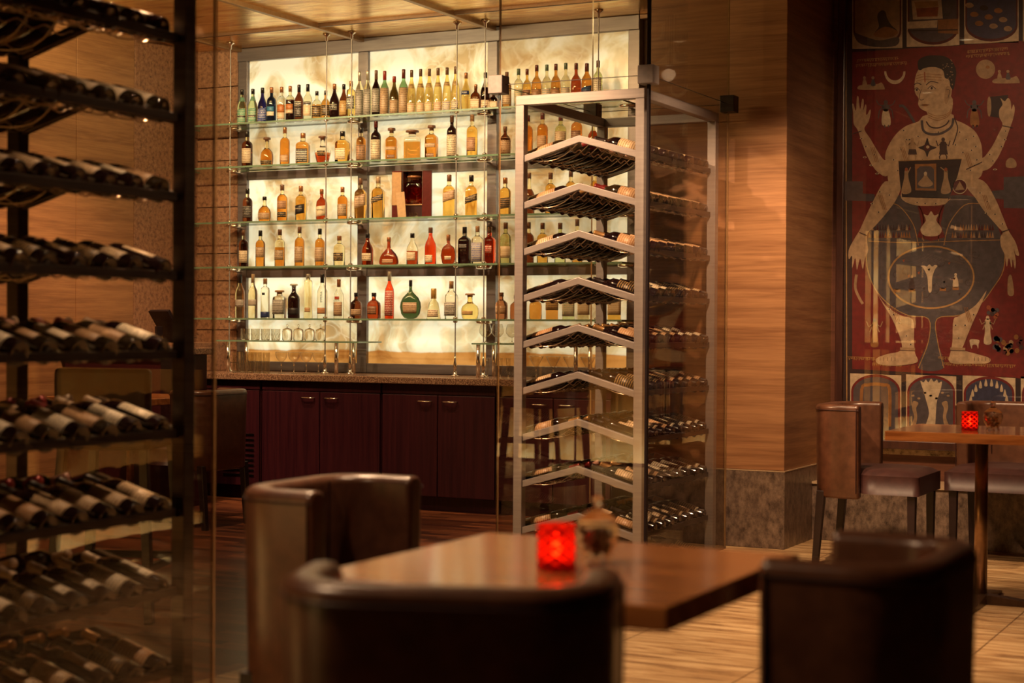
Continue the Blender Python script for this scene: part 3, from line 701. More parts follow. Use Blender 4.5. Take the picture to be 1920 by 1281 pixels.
row4 = [
 (456.5,428,498,18,'std','brown','brown',[('cream','brown',.12,.44)],'brown bottle with cream label'),
 (488,429,497.5,18,'std','orange','black',[('beige','brown',.26,.54)],'orange bottle with beige label'),
 (524.6,426.5,496.5,19.5,'std','orange','brown',[('beige','black',.18,.44,1.1)],'pale-topped bottle with grey label',{'fill':.52,'topliq':'pale'}),
 (561.5,422,496,18.5,'std','orange','brown',[('beige','brown',.10,.50,1.0)],'orange bottle with tall beige label'),
 (599.5,424,494.5,18.5,'std','orange','black',[('beige','brown',.12,.50,1.1)],'orange bottle with black collar'),
 (636,438.6,495,21.5,'std','pale','copper',[('black','gold',.16,.44,1.1)],'short pale bottle with black label',{}),
 (689,433.6,494,22,'slim','cognac','black',[('cream','brown',.14,.38,.9)],'dark red bottle by the steel upright'),
 (729,441,493.5,39,'fan','cognac','copper',[('tan','brown',.06,.22,.6)],'broad fan-shaped dark red decanter',{'fy':.45}),
 (773,433,492.5,22,'slim','cognac','black',[('cream','brown',.14,.40,.9)],'clear-topped red bottle',{'fill':.44}),
 (807,422,492,22,'slim','red','brown',[('cream','brown',.06,.26,.7)],'bright orange-red bottle'),
 (840.5,436,492,29,'hex','cognac','copper',[('cream','cream',.16,.28,.45)],'dark red hexagonal decanter',{'fy':.5,'text':('Hennessy','brown',.22,.008,False)}),
 (871,421,491,21.5,'std','dark','black',[('black','silver',.42,.54,.6)],'black square bottle',{'square':.6}),
 (895,419.5,491,20,'std','clear','cork',[('silver','blue',.06,.56,1.1)],'clear square bottle with blue drawing',{'square':.6}),
 (918,421,490.5,21,'std','red','brown',[('red','cream',.3,.5,.5)],'bright red square bottle',{'square':.6}),
 (948,412.5,490,21.5,'std','palegreen','brown',[('cream','gold',.14,.42)],'pale green bottle behind the glass edge'),
 (991,412,489.5,20,'std','brown','brown',[],'dark bottle beside the rack post'),
 (1017,413,489,21,'std','gold','brown',[('cream','brown',.2,.5)],'golden bottle behind the left rack slope'),
 (1050,413,488.5,21,'std','palegreen','brown',[('cream','green',.2,.5)],'green tinted bottle behind the rack tier'),
 (1082,406,488,20,'std','gold','brown',[],'tall golden bottle behind the rack apex'),
]
row5 = [
 (450,512,594,18,'vodka','frost','black',[('silver','brown',.26,.42,1.0)],'frosted ornate vodka bottle'),
 (474,511.5,594,17.5,'vodka','frost','tan',[('silver','beige',.28,.42,.9)],'plain frosted bottle'),
 (497,520,594.5,16.5,'gin','clear','cork',[('black','black',.58,.64,.35),('navy','navy',.02,.16,2.9)],'clear bottle with black dot',{}),
 (524,542,594.5,22,'gin','clear','cork',[('silver','black',.14,.66,1.1)],'short square gin bottle',{'square':.6,'stopper':True}),
 (550.8,530.6,595,22.5,'vodka','dark','white',[('black','black',.1,.3)],'black bottle with white stopper',{'stopper':True,'capz':.90}),
 (577.5,511.5,594.5,17,'tube','pale','silver',[('tan','gold',.14,.24,.7)],'very tall pale tube bottle'),
 (604,512,595,19.5,'vodka','clear','black',[('tan','orange',.10,.24,1.0)],'clear vodka bottle with vertical black lettering',{'text':('IMPERIA','black',.48,.0215,True)}),
 (635,522,595.5,19,'vodka','clear','copper',[('beige','brown',.06,.42,1.1),('red','orange',.48,.56,.5)],'clear bottle with copper cap',{'text':('CITRON','black',.45,.0125,False)}),
 (667.5,547.5,596,22.5,'squat','brown','black',[('beige','brown',.12,.36,1.2)],'small dark rum bottle by the upright'),
 (701,547.5,596,26,'squat','cognac','black',[('brown','tan',.16,.48,.7)],'small squat dark amber bottle'),
 (730,507.6,596,17.5,'vodka','red','silver',[('red','white',.06,.6,1.1)],'tall bright orange-red bottle',{}),
 (769.6,524,596.5,41,'flask','darkgreen','black',[('beige','brown',.14,.42,.75)],'large round green flask with oval label',{'fy':.42}),
 (813,540,597,27,'cone','pale','gold',[('cream','brown',.06,.30,.9)],'conical pale bottle with golden cap'),
 (846,526,597,22.5,'vodka','clear','cork',[('silver','black',.08,.44,1.1)],'clear bottle with grey label',{'square':.4}),
 (881,549,597,32.5,'round','yellow','cork',[('gold','tan',.16,.32,.7)],'round golden bottle with cork stopper',{'stopper':True}),
 (940,548,598,24,'squat','terracotta','brown',[('tan','cream',.2,.5,.9)],'terracotta bottle with diamond label',{}),
 (967,553,598,22,'squat','terracotta','brown',[],'terracotta bottle beside the rack post',{}),
 (1004,549,598,24,'squat','amber','brown',[],'amber bottle behind the rack'),
 (1035,541,598,23,'gin','amber','brown',[('gold','brown',.3,.75,1.2)],'square amber bottle behind the rack',{'square':.7}),
 (1066,541,598.5,22,'gin','palegreen','brown',[('cream','green',.1,.75,1.2)],'green labelled bottle behind the rack',{'square':.7}),
 (1095,541,598.5,22,'gin','pale','brown',[('cream','gold',.15,.7,1.2)],'pale bottle behind the rack apex',{'square':.7}),
 (1152,541,599,24,'gin','gold','brown',[('cream','gold',.15,.7,1.2)],'golden bottle behind the rack right slope',{'square':.7}),
]
shelf_row(0, row1, SH[0], 'top'); shelf_row(1, row2, SH[1], 'second'); shelf_row(2, row3, SH[2], 'third'); shelf_row(3, row4, SH[3], 'fourth'); shelf_row(4, row5, SH[4], 'fifth')

# wooden presentation box with a decanter
p = px(775, 401, Y=YB_); dd = depth((p.x, YB_, SH[2])); k = dd/F
case = thing('presentation_box', 'open dark red wooden presentation box on the third bar shelf', 'box', (p.x, YB_+.02, SH[2]+.0005), math.radians(12))
bm_ = plain('oxblood_lacquer', (.085, .010, .008), .25); tanm = plain('tan_lining', (.42, .23, .09), .6)
W, H = 40*k, 88*k
MB().box((-W/2, -.05, 0), (W/2, .06, .006)).box((-W/2, -.05, H-.006), (W/2, .06, H)).box((-W/2, -.05, 0), (-W/2+.006, .06, H)).box((W/2-.006, -.05, 0), (W/2, .06, H)).box((-W/2, .054, 0), (W/2, .06, H)).build('casing', bm_, case, bevel=.0015)
MB().box((-W/2+.007, .046, .30*H), (W/2-.007, .053, H-.008)).build('lining', tanm, case)
MB().box((-W/2+.007, -.04, .27*H), (W/2-.007, .05, .30*H)).build('shelf', tanm, case)
MB().box((-W/2+.007, -.03, .006), (W/2-.007, .05, .26*H)).build('lower_compartment', plain('dark_oxblood', (.03,.006,.006), .3), case)
d = MB().box((-W/2-20*k, -.062, 0), (-W/2-.001, -.046, H)).build('door', bm_, case, bevel=.0015)
MB().box((-W/2-19*k, -.066, .27*H), (-W/2-.004, -.0625, H*.97)).build('door_lining', tanm, d)
d = MB().box((W/2+.001, -.062, 0), (W/2+18*k, -.046, H)).build('door', bm_, case, bevel=.0015)
br_ = MB()
for s in (-1, 1):
    br_.box((s*(W/2-.002)-.002, -.053, .28*H), (s*(W/2-.002)+.002, -.0505, H)); br_.box((min(0, s*W/2), -.053, H-.003), (max(0, s*W/2), -.0505, H))
br_.build('metal_edging', chrome, case)
card = MB().box((-8*k, -.003, 0), (8*k, .003, 48*k)).build('booklet', plain('tan_card', (.42,.24,.10), .6))
card.location = px(754, 401, Y=9.62); card.location.z = SH[2]+.001; card.rotation_euler = (math.radians(-8), math.radians(-7), math.radians(15))
tag(card, 'narrow tan booklet leaning in front of the open presentation box', 'booklet')
bot_in = make_bottle('crystal_decanter', 'square crystal decanter of dark cognac standing inside the presentation box', 'decanter', p.x, SH[2]+.30*H+.001, YB_+.012, .60*H, 33*k, 'gin', 'cognac', 'copper', [], None, square=.7, fy=.62, rz=math.radians(12), capz=.86, stopper=True)
for s, nm in ((-4, 'left'), (5, 'right')):
    q = px(775+s, 402, Y=9.63)
    m = MB().lathe([(.010,0),(.012,.004),(.013,.02),(.011,.03)], 12, cap=False).build('miniature_glass', tumbler_glass)
    m.location = (q.x, 9.63, SH[2]+.001); tag(m, '%s of the two tiny glasses in front of the presentation box' % nm, 'glass', 'tiny glasses by the box')

# ------------------------------------------------------------------ bar glassware
def glassware(kind, x, base, top, w, Yg, z, label, cat, group):
    p = px(x, base, Y=Yg); d = depth((p.x, Yg, z)); h = (base-top)*d/F; r = w*d/F/2
    t = thing(kind, label, cat, (p.x, Yg, z+.0005), 0, group)
    if kind in ('cut_tumbler', 'highball_glass'):
        m = MB(); n = 20; wl = .0022
        prof = [(r*.86, 0), (r*.9, .004), (r, h)]
        m.lathe(prof, n, cap=False)
        m.lathe([(r*.86-.001, .006), (r-wl, h)], n, cap=False)
        m.build('bowl', tumbler_glass, t)
        c = MB()   # cut facets: crossing diagonal ridges
        for k in range(10):
            for s in (-1, 1):
                a0 = 2*math.pi*k/10; pts = []
                for j in range(5):
                    a = a0+s*j*.16; q = (r*.9+.0006)+(r-r*.9)*j/5; zz = .006+h*.55*j/4
                    pts.append((q*math.cos(a), q*math.sin(a), zz))
                c.tube(pts, .0011, 4)
        c.build('cut_pattern', crystal, t)
        MB().lathe([(0, .0), (r*.86, 0), (r*.86, .007), (0, .007)], n, cap=False).build('base', crystal, t)
    elif kind == 'lidded_jar':
        MB().lathe([(r*.8,0),(r,.006),(r,h*.55),(r*.92,h*.62)], 18, cap=False).build('bowl', crystal, t)
        MB().lathe([(r*.96,h*.62),(r*.9,h*.68),(r*.4,h*.74),(r*.12,h*.78),(r*.14,h*.84),(r*.24,h*.91),(r*.12,h*.99),(.001,h)], 16, cap=False).build('lid', crystal, t)
    elif kind in ('coupe_glass', 'martini_glass', 'brandy_snifter', 'champagne_flute'):
        B = {'coupe_glass': [(.06,.45),(.3,.55),(.75,.68),(.97,.85),(1,1)], 'martini_glass': [(.05,.42),(.2,.5),(1,1)],
             'brandy_snifter': [(.08,.30),(.5,.34),(.95,.52),(1,.66),(.86,.86),(.72,1)], 'champagne_flute': [(.15,.16),(.5,.3),(.8,.6),(.9,1)]}[kind]
        sb = B[0][1]
        MB().lathe([(a*r, b_*h) for a, b_ in B], 20, cap=False).build('bowl', tumbler_glass, t)
        MB().lathe([(r*.62,0),(r*.62,.0015),(.005,.006),(.0028,h*sb*.4),(.003,h*sb*.9),(B[0][0]*r+.002,h*sb*1.02)], 16).build('stem', crystal, t)
        MB().tube([(B[-1][0]*r*math.cos(a*math.pi/10), B[-1][0]*r*math.sin(a*math.pi/10), h) for a in range(20)], .0009, 4, closed=True).build('rim', crystal, t)
    return t
crystal = liquid('crystal', (.98, .95, .86), .03, 1.35)
G1 = 'cut tumblers on the low glass shelf'
for i, x in enumerate((460, 479, 498, 517)): glassware('cut_tumbler', x, 636.5, 615, 17.5, 9.56, ZL, 'cut crystal tumbler on the low glass shelf, %s from the left' % ORD[i], 'glass', G1)
for i, x in enumerate((538.5, 559.5, 580.5, 601)): glassware('lidded_jar', x, 637, 606, 19, 9.56, ZL, 'small ribbed glass jar with knobbed lid, %s from the left' % ORD[i], 'jar', 'lidded jars on the low glass shelf')
for i, x in enumerate((442, 456, 470, 484, 499)): glassware('highball_glass', x, 697.5, 659, 14, 9.44, ZC, 'tall cut highball glass on the counter, %s from the left' % ORD[i], 'glass', 'highball glasses on the granite counter')
for i, x in enumerate((527.5, 551, 574, 597)): glassware('coupe_glass', x, 699, 659, 23, 9.44, ZC, 'stemmed coupe glass on the granite counter, %s from the left' % ORD[i], 'glass', 'coupe glasses on the granite counter')
for i, x in enumerate((910, 933, 960)): glassware('brandy_snifter', x, 640.5, 605, 24, 9.56, ZL, 'brandy snifter on the right low shelf, %s from the left' % ORD[i], 'glass', 'snifters on the low shelf')
for i, x in enumerate((914, 938, 953)): glassware('champagne_flute', x, 706, 669, 10, 9.44, ZC, 'narrow shot flute on the counter behind the glass edge, %s from left' % ORD[i], 'glass', 'narrow glasses on the counter')
for i, x in enumerate((1005, 1037, 1069, 1102)): glassware('martini_glass', x, 707, 664, 29, 9.44, ZC, 'martini glass behind the wine rack, %s from the left' % ORD[i], 'glass', 'martini glasses behind the rack')

# ------------------------------------------------------------------ wine racks and their glass cases
TIERS = [2.146, 1.911, 1.677, 1.444, 1.211, .978, .744, .511, .277, .06]
TN = ['top', 'second', 'third', 'fourth', 'fifth', 'sixth', 'seventh', 'eighth', 'ninth', 'lowest']
RW, RL, SLOPE = .70, 1.05, math.atan(.086/.30)
HW = RW/2
def wine_rack(label, x1, y0, mt, mt_rail):
    t = thing('wine_rack', label, 'wine rack', (x1-HW, y0, 0), group='tall steel wine racks')
    pw = .048
    for sx in (-1, 1):
        for yy in (0, RL-pw):
            MB().box((sx*HW-(pw if sx > 0 else 0), yy, 0), (sx*HW+(0 if sx > 0 else pw), yy+pw, 2.31)).build('post', mt, t, bevel=.003)
    for yy in (0, RL-pw): MB().box((-HW, yy, 2.31), (HW, yy+pw, 2.358)).build('top_rail', mt, t, bevel=.003)
    for sx in (-1, 1): MB().box((sx*HW-(pw if sx > 0 else 0), pw, 2.31), (sx*HW+(0 if sx > 0 else pw), RL-pw, 2.358)).build('top_rail', mt, t, bevel=.003)
    hi = HW-pw
    dz = hi*math.tan(SLOPE)
    for zt in TIERS:
        for yy in (.008, RL-.036):
            poly = [(-hi, zt-dz), (-hi, zt-dz-.034), (0, zt-.034), (hi, zt-dz-.034), (hi, zt-dz), (0, zt)]
            MB().add([(x, yy, z) for x, z in poly]+[(x, yy+.028, z) for x, z in poly],
                     [(0,1,2,5),(5,2,3,4),(11,8,7,6),(10,9,8,11),(0,5,11,6),(5,4,10,11),(1,7,8,2),(2,8,9,3)]).build('tier_rail', mt_rail, t, bevel=.002)
        for sx in (-1, 1):
            MB().box((sx*(hi+.012)-.009, pw, zt-dz-.028), (sx*(hi+.012)+.009, RL-pw, zt-dz-.002)).build('side_rail', steel_dark, t, bevel=.002)  # darker steel paints the shade on the rails' unlit side
            w = MB()
            for u in (.075, .235):     # wavy rods with a dip under every bottle
                pts = []
                for k in range(8*6+1):
                    y = .058+.934*k/48; ph = math.cos(2*math.pi*k/6)
                    base = zt-u*math.tan(SLOPE)-.030
                    pts.append((sx*u, y, base-.012+.010*ph))
                w.tube(pts, .0026, 5)
            for k in range(8):         # bowed rods running down the slope
                y = .058+.117*(k+.5)-.05
                w.tube([(sx*(.03+.045*j), y+.035*math.sin(j*.5), zt-(.03+.045*j)*math.tan(SLOPE)-.022-.034*math.sin(math.pi*j/6)) for j in range(7)], .0024, 5)
            w.build('wire_cradle', brass_rod, t)
    return t
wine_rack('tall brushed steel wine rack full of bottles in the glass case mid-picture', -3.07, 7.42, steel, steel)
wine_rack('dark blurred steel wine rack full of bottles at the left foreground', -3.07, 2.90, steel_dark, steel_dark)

# one wine bottle of each kind; the rest are copies.  local +Z runs from base to neck
wine_glass = liquid('wine', (.010, .003, .003), .03, 1.45)
def dark_glass(name, col):
    m, nt, b = nodes(name); b.inputs['Base Color'].default_value = (*col, 1); b.inputs['Roughness'].default_value = .09
    b.inputs['Specular IOR Level'].default_value = .7; b.inputs['Coat Weight'].default_value = .6; b.inputs['Coat Roughness'].default_value = .04; return m
wine_body = dark_glass('dark_wine_glass', (.010, .0035, .0045)); white_body = liquid('white_wine', (.70, .52, .18), .03, 1.2)
olive_body = dark_glass('olive_wine_glass', (.022, .014, .006))
def proto_wine(foil, paper, body):
    t = thing('wine_bottle', 'x', 'wine bottle', (0, 0, -1))
    h, r = .300, .0375
    MB().lathe([(.0, .012), (.020, .006), (.032, 0), (.0365, .003)] + [(a*r, b_*h) for a, b_ in PROF['wine'][1:]], 20, cap=False).build('glass_body', body, t)
    MB().lathe([(.0142, .80*h), (.0148, .82*h), (.0148, .965*h), (.0155, .97*h), (.0155, h), (.0, h+.0005)], 16, cap=False).build('foil_capsule', foil, t)
    m = MB(); n = 16; vs = []
    for z in (.13*h, .52*h):
        for k in range(n+1):
            a = math.pi*.5+1.35*(2*k/n-1); vs.append(((r+.0006)*math.cos(a), (r+.0006)*math.sin(a), z))
    m.add(vs, [(k, n+1+k, n+2+k, k+1) for k in range(n)][:], 0, True)
    o = m.build('label', paper, t); sm = o.modifiers.new('paper', 'SOLIDIFY'); sm.thickness = .0004; sm.offset = 1
    return t
foils = [plain('foil_black', (.02,.012,.012), .3), plain('foil_red', (.20,.02,.02), .3, .3), plain('foil_cream', (.62,.46,.32), .35), plain('foil_gold', (.45,.25,.10), .3, .5), plain('foil_pink', (.55,.30,.24), .35)]
protos = [(f, lp, bd) for f, lp, bd in (
   (foils[0], label_mat('cream','brown'), wine_body), (foils[2], label_mat('white','black'), wine_body), (foils[1], label_mat('beige','brown'), olive_body),
   (foils[3], label_mat('tan','cream'), wine_body), (foils[4], label_mat('white','beige'), olive_body), (foils[0], label_mat('black','gold'), wine_body))]
protos = [proto_wine(*a) for a in protos]
DESC = ['black-foiled wine bottle', 'cream-foiled wine bottle', 'red-foiled wine bottle', 'gold-foiled wine bottle', 'pink-foiled wine bottle', 'dark-labelled wine bottle']
used = set()
hi = HW-.048
def lay_bottles(x1, y0, rackname, plan, seed, cnt=8):
    rg = random.Random(seed); xc = x1-HW
    for ti, zt in enumerate(TIERS):
        for sx in (-1, 1):
            ys = plan(ti, sx)
            run = rg.randrange(6)
            for k in range(cnt):
                if rg.random() < .45: run = rg.randrange(6)
                if k not in ys: continue
                pi = run
                if rackname.startswith('left') and ti in (4, 5) : pi = rg.choice((1, 4, 2, 1))
                y = y0+.058+.117*(k+.5)
                # local +Z (base to neck) leans up towards the apex; roll turns the label upward
                zax = Vector((-sx*math.cos(SLOPE), 0, math.sin(SLOPE)))
                roll = math.radians(rg.uniform(-45, 45))
                up = Vector((sx*math.sin(SLOPE), 0, math.cos(SLOPE)))
                yax = (Matrix.Rotation(roll, 3, zax) @ up).normalized(); xax = yax.cross(zax).normalized()
                M = Matrix((xax, yax, zax)).transposed()
                s = .322+rg.uniform(-.008, .006)      # base distance from the ridge along the slope
                base = Vector((sx*s, 0, zt-abs(s)*math.tan(SLOPE)+.002))
                loc = (xc+base.x, y, base.z)
                lb = '%s, %s from the near end, %s slope, %s tier, %s' % (DESC[pi], ORD[k], 'right' if sx > 0 else 'left', TN[ti], rackname)
                rot = M.to_euler()
                if pi in used:
                    dup(protos[pi], loc, rot, lb, 'wine bottles in the ' + rackname)
                else:
                    used.add(pi); o = protos[pi]; o.location = loc; o.rotation_euler = rot; o['label'] = lb; o['group'] = 'wine bottles in the ' + rackname
def plan_mid(ti, sx):
    if ti == 9: return set(range(8)) if sx > 0 else set()
    return set(range(8))
def plan_left(ti, sx):
    if sx > 0: return set(range(8)) if ti < 9 else set()
    return set(range(3, 8)) if ti < 9 else set()
lay_bottles(-3.07, 7.42, 'middle rack', plan_mid, 5)
lay_bottles(-3.07, 2.90, 'left rack', plan_left, 11)

def glass_case(x0, x1, y0, y1, label, gname, clampz=2.41):
    t = thing('glass_case', label, 'glass case', ((x0+x1)/2, (y0+y1)/2, 0), group='glass cases round the wine racks')
    w, l = (x1-x0)/2, (y1-y0)/2; th = .008; H = CEIL+.02
    def pane(a, b_, idx):
        m = MB().box(a, b_); m.m = [1]*6
        for i in idx: m.m[i] = 0
        return m.build('glass_pane', [case_pane, glass_edge], t)
    pane((-w, -l, .0), (w, -l+th, H), (2, 4)); pane((-w, l-th, .0), (w, l, H), (2, 4))
    pane((-w, -l+th+.003, .0), (-w+th, l-th-.003, H), (3, 5)); pane((w-th, -l+th+.003, .0), (w, l-th-.003, H), (3, 5))
    for sx in (-1, 1):
        for sy in (-1, 1):
            MB().box((sx*w-.040, sy*l-.040, clampz-.045), (sx*w+.040, sy*l+.040, clampz+.045)).build('corner_clamp', plain('satin_nickel', (.20, .165, .155), .4, .2) if sy < 0 else steel_dark, t, bevel=.003)
    c = MB()
    for sy in (-1, 1): c.tube([(-w, sy*l, clampz), (w, sy*l, clampz)], .002, 5)
    for sx in (-1, 1): c.tube([(sx*w, -l, clampz), (sx*w, l, clampz)], .002, 5)
    c.build('tie_rod', steel_dark, t)
    MB().box((w-.006, -l-.004, .012), (w+.006, -l+.018, CEIL-.002)).build('door_seal', black, t)
    MB().box((-w, -l, -.0), (w, l, .012)).build('base_plate', steel_dark, t)
    return t
glass_case(-3.84, -3.03, 7.37, 8.52, 'frameless glass case around the middle wine rack', '')
glass_case(-3.84, -3.03, 2.85, 4.0, 'frameless glass case around the blurred left wine rack', '')

# ------------------------------------------------------------------ furniture
def rounded_u(hw, back, arm, rad, n=8):
    """open outline of a tub back: from left arm tip round the back to right arm tip; front is +Y"""
    pts = [(-hw, back+arm)]
    for k in range(n+1):
        a = math.pi+math.pi/2*k/n; pts.append((-hw+rad+rad*math.cos(a), back+rad+rad*math.sin(a)))
    for k in range(n+1):
        a = 1.5*math.pi+math.pi/2*k/n; pts.append((hw-rad+rad*math.cos(a), back+rad+rad*math.sin(a)))
    pts.append((hw, back+arm)); return pts
def tub_chair(label, x, y, facing, group='leather tub chairs', hw=.25, depth_=.55, arm=.25, z0=.34, z1=.815, lm=None, seat_z=.50):
    """facing = angle of the front from +Y, counter-clockwise; (x, y) is the middle of the chair"""
    t = thing('tub_chair', label, 'chair', (x, y, 0), facing, group)
    bk = -depth_/2; th = .062
    def arclen_pts(hwi, b_, arm_, rad):
        P = [Vector((p[0], p[1], 0)) for p in rounded_u(hwi, b_, arm_, rad)]
        # resample evenly
        L = [0]
        for a, c in zip(P, P[1:]): L.append(L[-1]+(c-a).length)
        out = []
        for i in range(41):
            s = L[-1]*i/40; j = 0
            while j < len(L)-2 and L[j+1] < s: j += 1
            f = (s-L[j])/max(1e-9, L[j+1]-L[j]); out.append(P[j].lerp(P[j+1], min(1, max(0, f))))
        return out
    outer = arclen_pts(hw, bk, arm, .13); inner = arclen_pts(hw-th, bk+th, arm-th, .085)
    # fix: tips of both outlines level
    for i in (0, -1): inner[i].y = outer[i].y
    sec = []   # cross section: list of (blend 0 outer .. 1 inner, z)
    rr = .022
    for q in [(0, z0+.012), (0, z0+.15), (0, z0+.32), (0, z1-rr)]: sec.append(q)
    for k in range(1, 5): a = math.pi/2*k/4; sec.append(((1-math.cos(a))*.38, z1-rr+rr*math.sin(a)))
    for k in range(0, 5): a = math.pi/2*k/4; sec.append((1-.38*(1-math.sin(a)), z1-rr+rr*math.cos(a)))
    sec += [(1, z0+.18), (1, z0+.012), (.9, z0), (.1, z0)]
    S = len(sec); vs = []
    for i in range(41):
        for bl, z in sec:
            p = outer[i].lerp(inner[i], bl)
            tz = 1 + .035*(z-z0)/(z1-z0)-.02     # slight flare upwards
            vs.append((p.x*tz, p.y*tz, z))
    fs = []; m = MB()
    for i in range(40):
        for k_ in range(S):
            fs.append((i*S+k_, i*S+(k_+1) % S, (i+1)*S+(k_+1) % S, (i+1)*S+k_))
    m.add(vs, fs, 0, True)
    m.add(vs[:S], [tuple(range(S))[::-1]], 0); m.add(vs[-S:], [tuple(range(S))], 0)
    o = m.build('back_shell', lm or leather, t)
    me = o.data
    import bmesh
    bm = bmesh.new(); bm.from_mesh(me); bmesh.ops.remove_doubles(bm, verts=bm.verts, dist=1e-5); bmesh.ops.recalc_face_normals(bm, faces=bm.faces); bm.to_mesh(me); bm.free()
    b = o.modifiers.new('bevel', 'BEVEL'); b.width = .012; b.segments = 3; b.limit_method = 'ANGLE'; b.angle_limit = math.radians(50)
    # piping seam along the rim and at arm tips
    sm = MB()
    for s_ in (0, -1):
        p = outer[s_]; sm.tube([(p.x*1.003, p.y-.012, z0+.03), (p.x*1.01, p.y-.012, z0+.2), (p.x*1.018, p.y-.012, z1-.02)], .0028, 6)
    cpt = [outer[i]*1.016 for i in range(0, 41)]
    sm.tube([(p.x, p.y, z1-.028) for p in cpt], .0025, 6)
    for i in (14, 26):
        q = inner[i]; sm.tube([(q.x*.985, q.y*.985+.002, z0+.2), (q.x*.99, q.y*.99+.002, z1-.01)], .0025, 6)
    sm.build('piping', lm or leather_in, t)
    # seat with crowned cushion
    sx, fy_ = hw-th+.004, depth_/2
    st = MB(); nx, ny = 14, 14; vs = []
    y0_, y1_ = bk+th, fy_
    def X_(u, y): return (hw-.004 if y > bk+arm+.01 else sx)*u
    top = []
    for j in range(ny+1):
        y = y0_+(y1_-y0_)*j/ny
        for i in range(nx+1):
            u = 2*i/nx-1; v = 2*j/ny-1
            cr = (1-abs(u)**4)*(1-abs(v)**4)
            w = sx+(hw-.006-sx)*min(1, max(0, (y-(bk+arm)-.0)/.03))
            top.append((w*u, y, seat_z-.035+.035*cr**.5))
    st.add(top, [(j*(nx+1)+i, j*(nx+1)+i+1, (j+1)*(nx+1)+i+1, (j+1)*(nx+1)+i) for j in range(ny) for i in range(nx)], 0, True)
    # skirt
    edge = [j*(nx+1) for j in range(ny+1)][::-1] + list(range(1, nx+1)) + [j*(nx+1)+nx for j in range(1, ny+1)] + [ny*(nx+1)+i for i in range(nx-1, 0, -1)]
    ev = [top[i] for i in edge]; low = [(a, b_, z0+.03) for a, b_, c in ev]; ne = len(edge)
    st.add(ev+low, [(i, ne+i, ne+(i+1) % ne, (i+1) % ne) for i in range(ne)] + [tuple(range(ne, 2*ne))], 0, True)
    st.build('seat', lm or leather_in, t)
    for sx_ in (-1, 1):
        for sy_ in (-1, 1):
            x0 = sx_*(hw-.045); y0l = (bk+.05) if sy_ < 0 else fy_-.04
            l = MB(); spl = .03*(sy_ < 0)
            a = .021; b_ = .016
            vs = [(x0+i*a, y0l+j*a, z0+.035) for i, j in ((-1,-1),(1,-1),(1,1),(-1,1))]+[(x0+i*b_, y0l-spl+j*b_, 0) for i, j in ((-1,-1),(1,-1),(1,1),(-1,1))]
            l.add(vs, [(0,1,2,3),(7,6,5,4),(0,4,5,1),(1,5,6,2),(2,6,7,3),(3,7,4,0)]).build('leg', blackwood, t, bevel=.003)
    return t
def deg(a): return math.radians(a)
# facing: 0 = +Y, -90 = +X, 90 = -X, 180 = -Y
tub_chair('brown leather tub chair at the left side of the foreground table', -2.38+.275, 3.425, deg(-90))
tub_chair('blurred dark leather tub chair nearest the camera, back turned to it', -1.168-.26*math.sin(deg(19)), 2.05+.26*math.cos(deg(19)), deg(19), hw=.250, depth_=.52, z1=.825)
tub_chair('blurred dark leather tub chair at the right side of the foreground table', -.595-.26, 2.86, deg(90), hw=.24, arm=.28, depth_=.52, z1=.818)
tub_chair('brown leather chair beside the timber pillar, seat facing right', -2.46+.275, 8.42, deg(-90))
tub_chair('dark leather chair below the painting, behind the right table', -1.63, 8.865, deg(180))
tub_chair('brown leather chair beyond the left rack, back towards the wine case', -5.92-.275, 7.95, deg(90))

def square_table(label, x0, x1, y0, y1, ztop, th, group='square walnut tables'):
    t = thing('square_table', label, 'table', ((x0+x1)/2, (y0+y1)/2, 0), 0, group)
    w, l = (x1-x0)/2, (y1-y0)/2
    MB().box((-w, -l, ztop-th), (w, l, ztop)).build('tabletop', table_wood, t, bevel=.004, seg=3)
    MB().lathe([(.028,.02),(.028,ztop-th)], 24).build('pedestal', plain('bronze_steel', (.32,.20,.12), .28, .9), t)
    b = MB()
    for ang in (0, 90, 180, 270):
        M = Matrix.Rotation(math.radians(ang), 4, 'Z')
        vs = [(-.032, 0, .0), (.032, 0, 0), (.032, .33, 0), (-.032, .33, 0), (-.032, 0, .045), (.032, 0, .045), (.032, .33, .012), (-.032, .33, .012)]
        b.add([M @ Vector(v) for v in vs], [(3,2,1,0),(4,5,6,7),(0,1,5,4),(1,2,6,5),(2,3,7,6),(3,0,4,7)])
    b.build('cross_base', plain('dark_bronze', (.10,.06,.04), .35, .8), t)
    MB().box((-.14, -.14, ztop-th-.006), (.14, .14, ztop-th)).build('mounting_plate', steel_dark, t)
    return t
square_table('blurred square walnut table in the foreground holding a red candle', -1.68, -.98, 2.48, 3.19, .75, .042)
square_table('square walnut table at the right, in front of the painting', -1.80, -1.10, 7.07, 7.70, .76, .042)
square_table('dark square table beyond the left wine rack', -7.02, -6.30, 7.6, 8.3, .76, .042)

def stool(label, x, y, rz=0, sz=.76, w=.40):
    t = thing('bar_stool', label, 'stool', (x, y, 0), rz, 'dark wooden bar stools')
    h = w/2
    MB().box((-h, -h, sz-.07), (h, h, sz)).build('seat', leather_in, t, bevel=.02, seg=3)
    MB().box((-h, -h, sz), (h, -h+.05, sz+.26)).build('backrest', leather_in, t, bevel=.018, seg=3)
    for sx in (-1, 1):
        for sy in (-1, 1):
            MB().bar((sx*(h-.03), sy*(h-.03), sz-.06), (sx*(h+.01), sy*(h+.01), 0), .036, .036, up=(0, 1, 0)).build('leg', blackwood, t, bevel=.003)
    f = .22; q = h-.0
    for a, b_ in (((-q,-q),(q,-q)),((q,-q),(q,q)),((q,q),(-q,q)),((-q,q),(-q,-q))):
        MB().bar((a[0], a[1], f), (b_[0], b_[1], f), .022, .03).build('footrail', blackwood, t, bevel=.002)
    return t
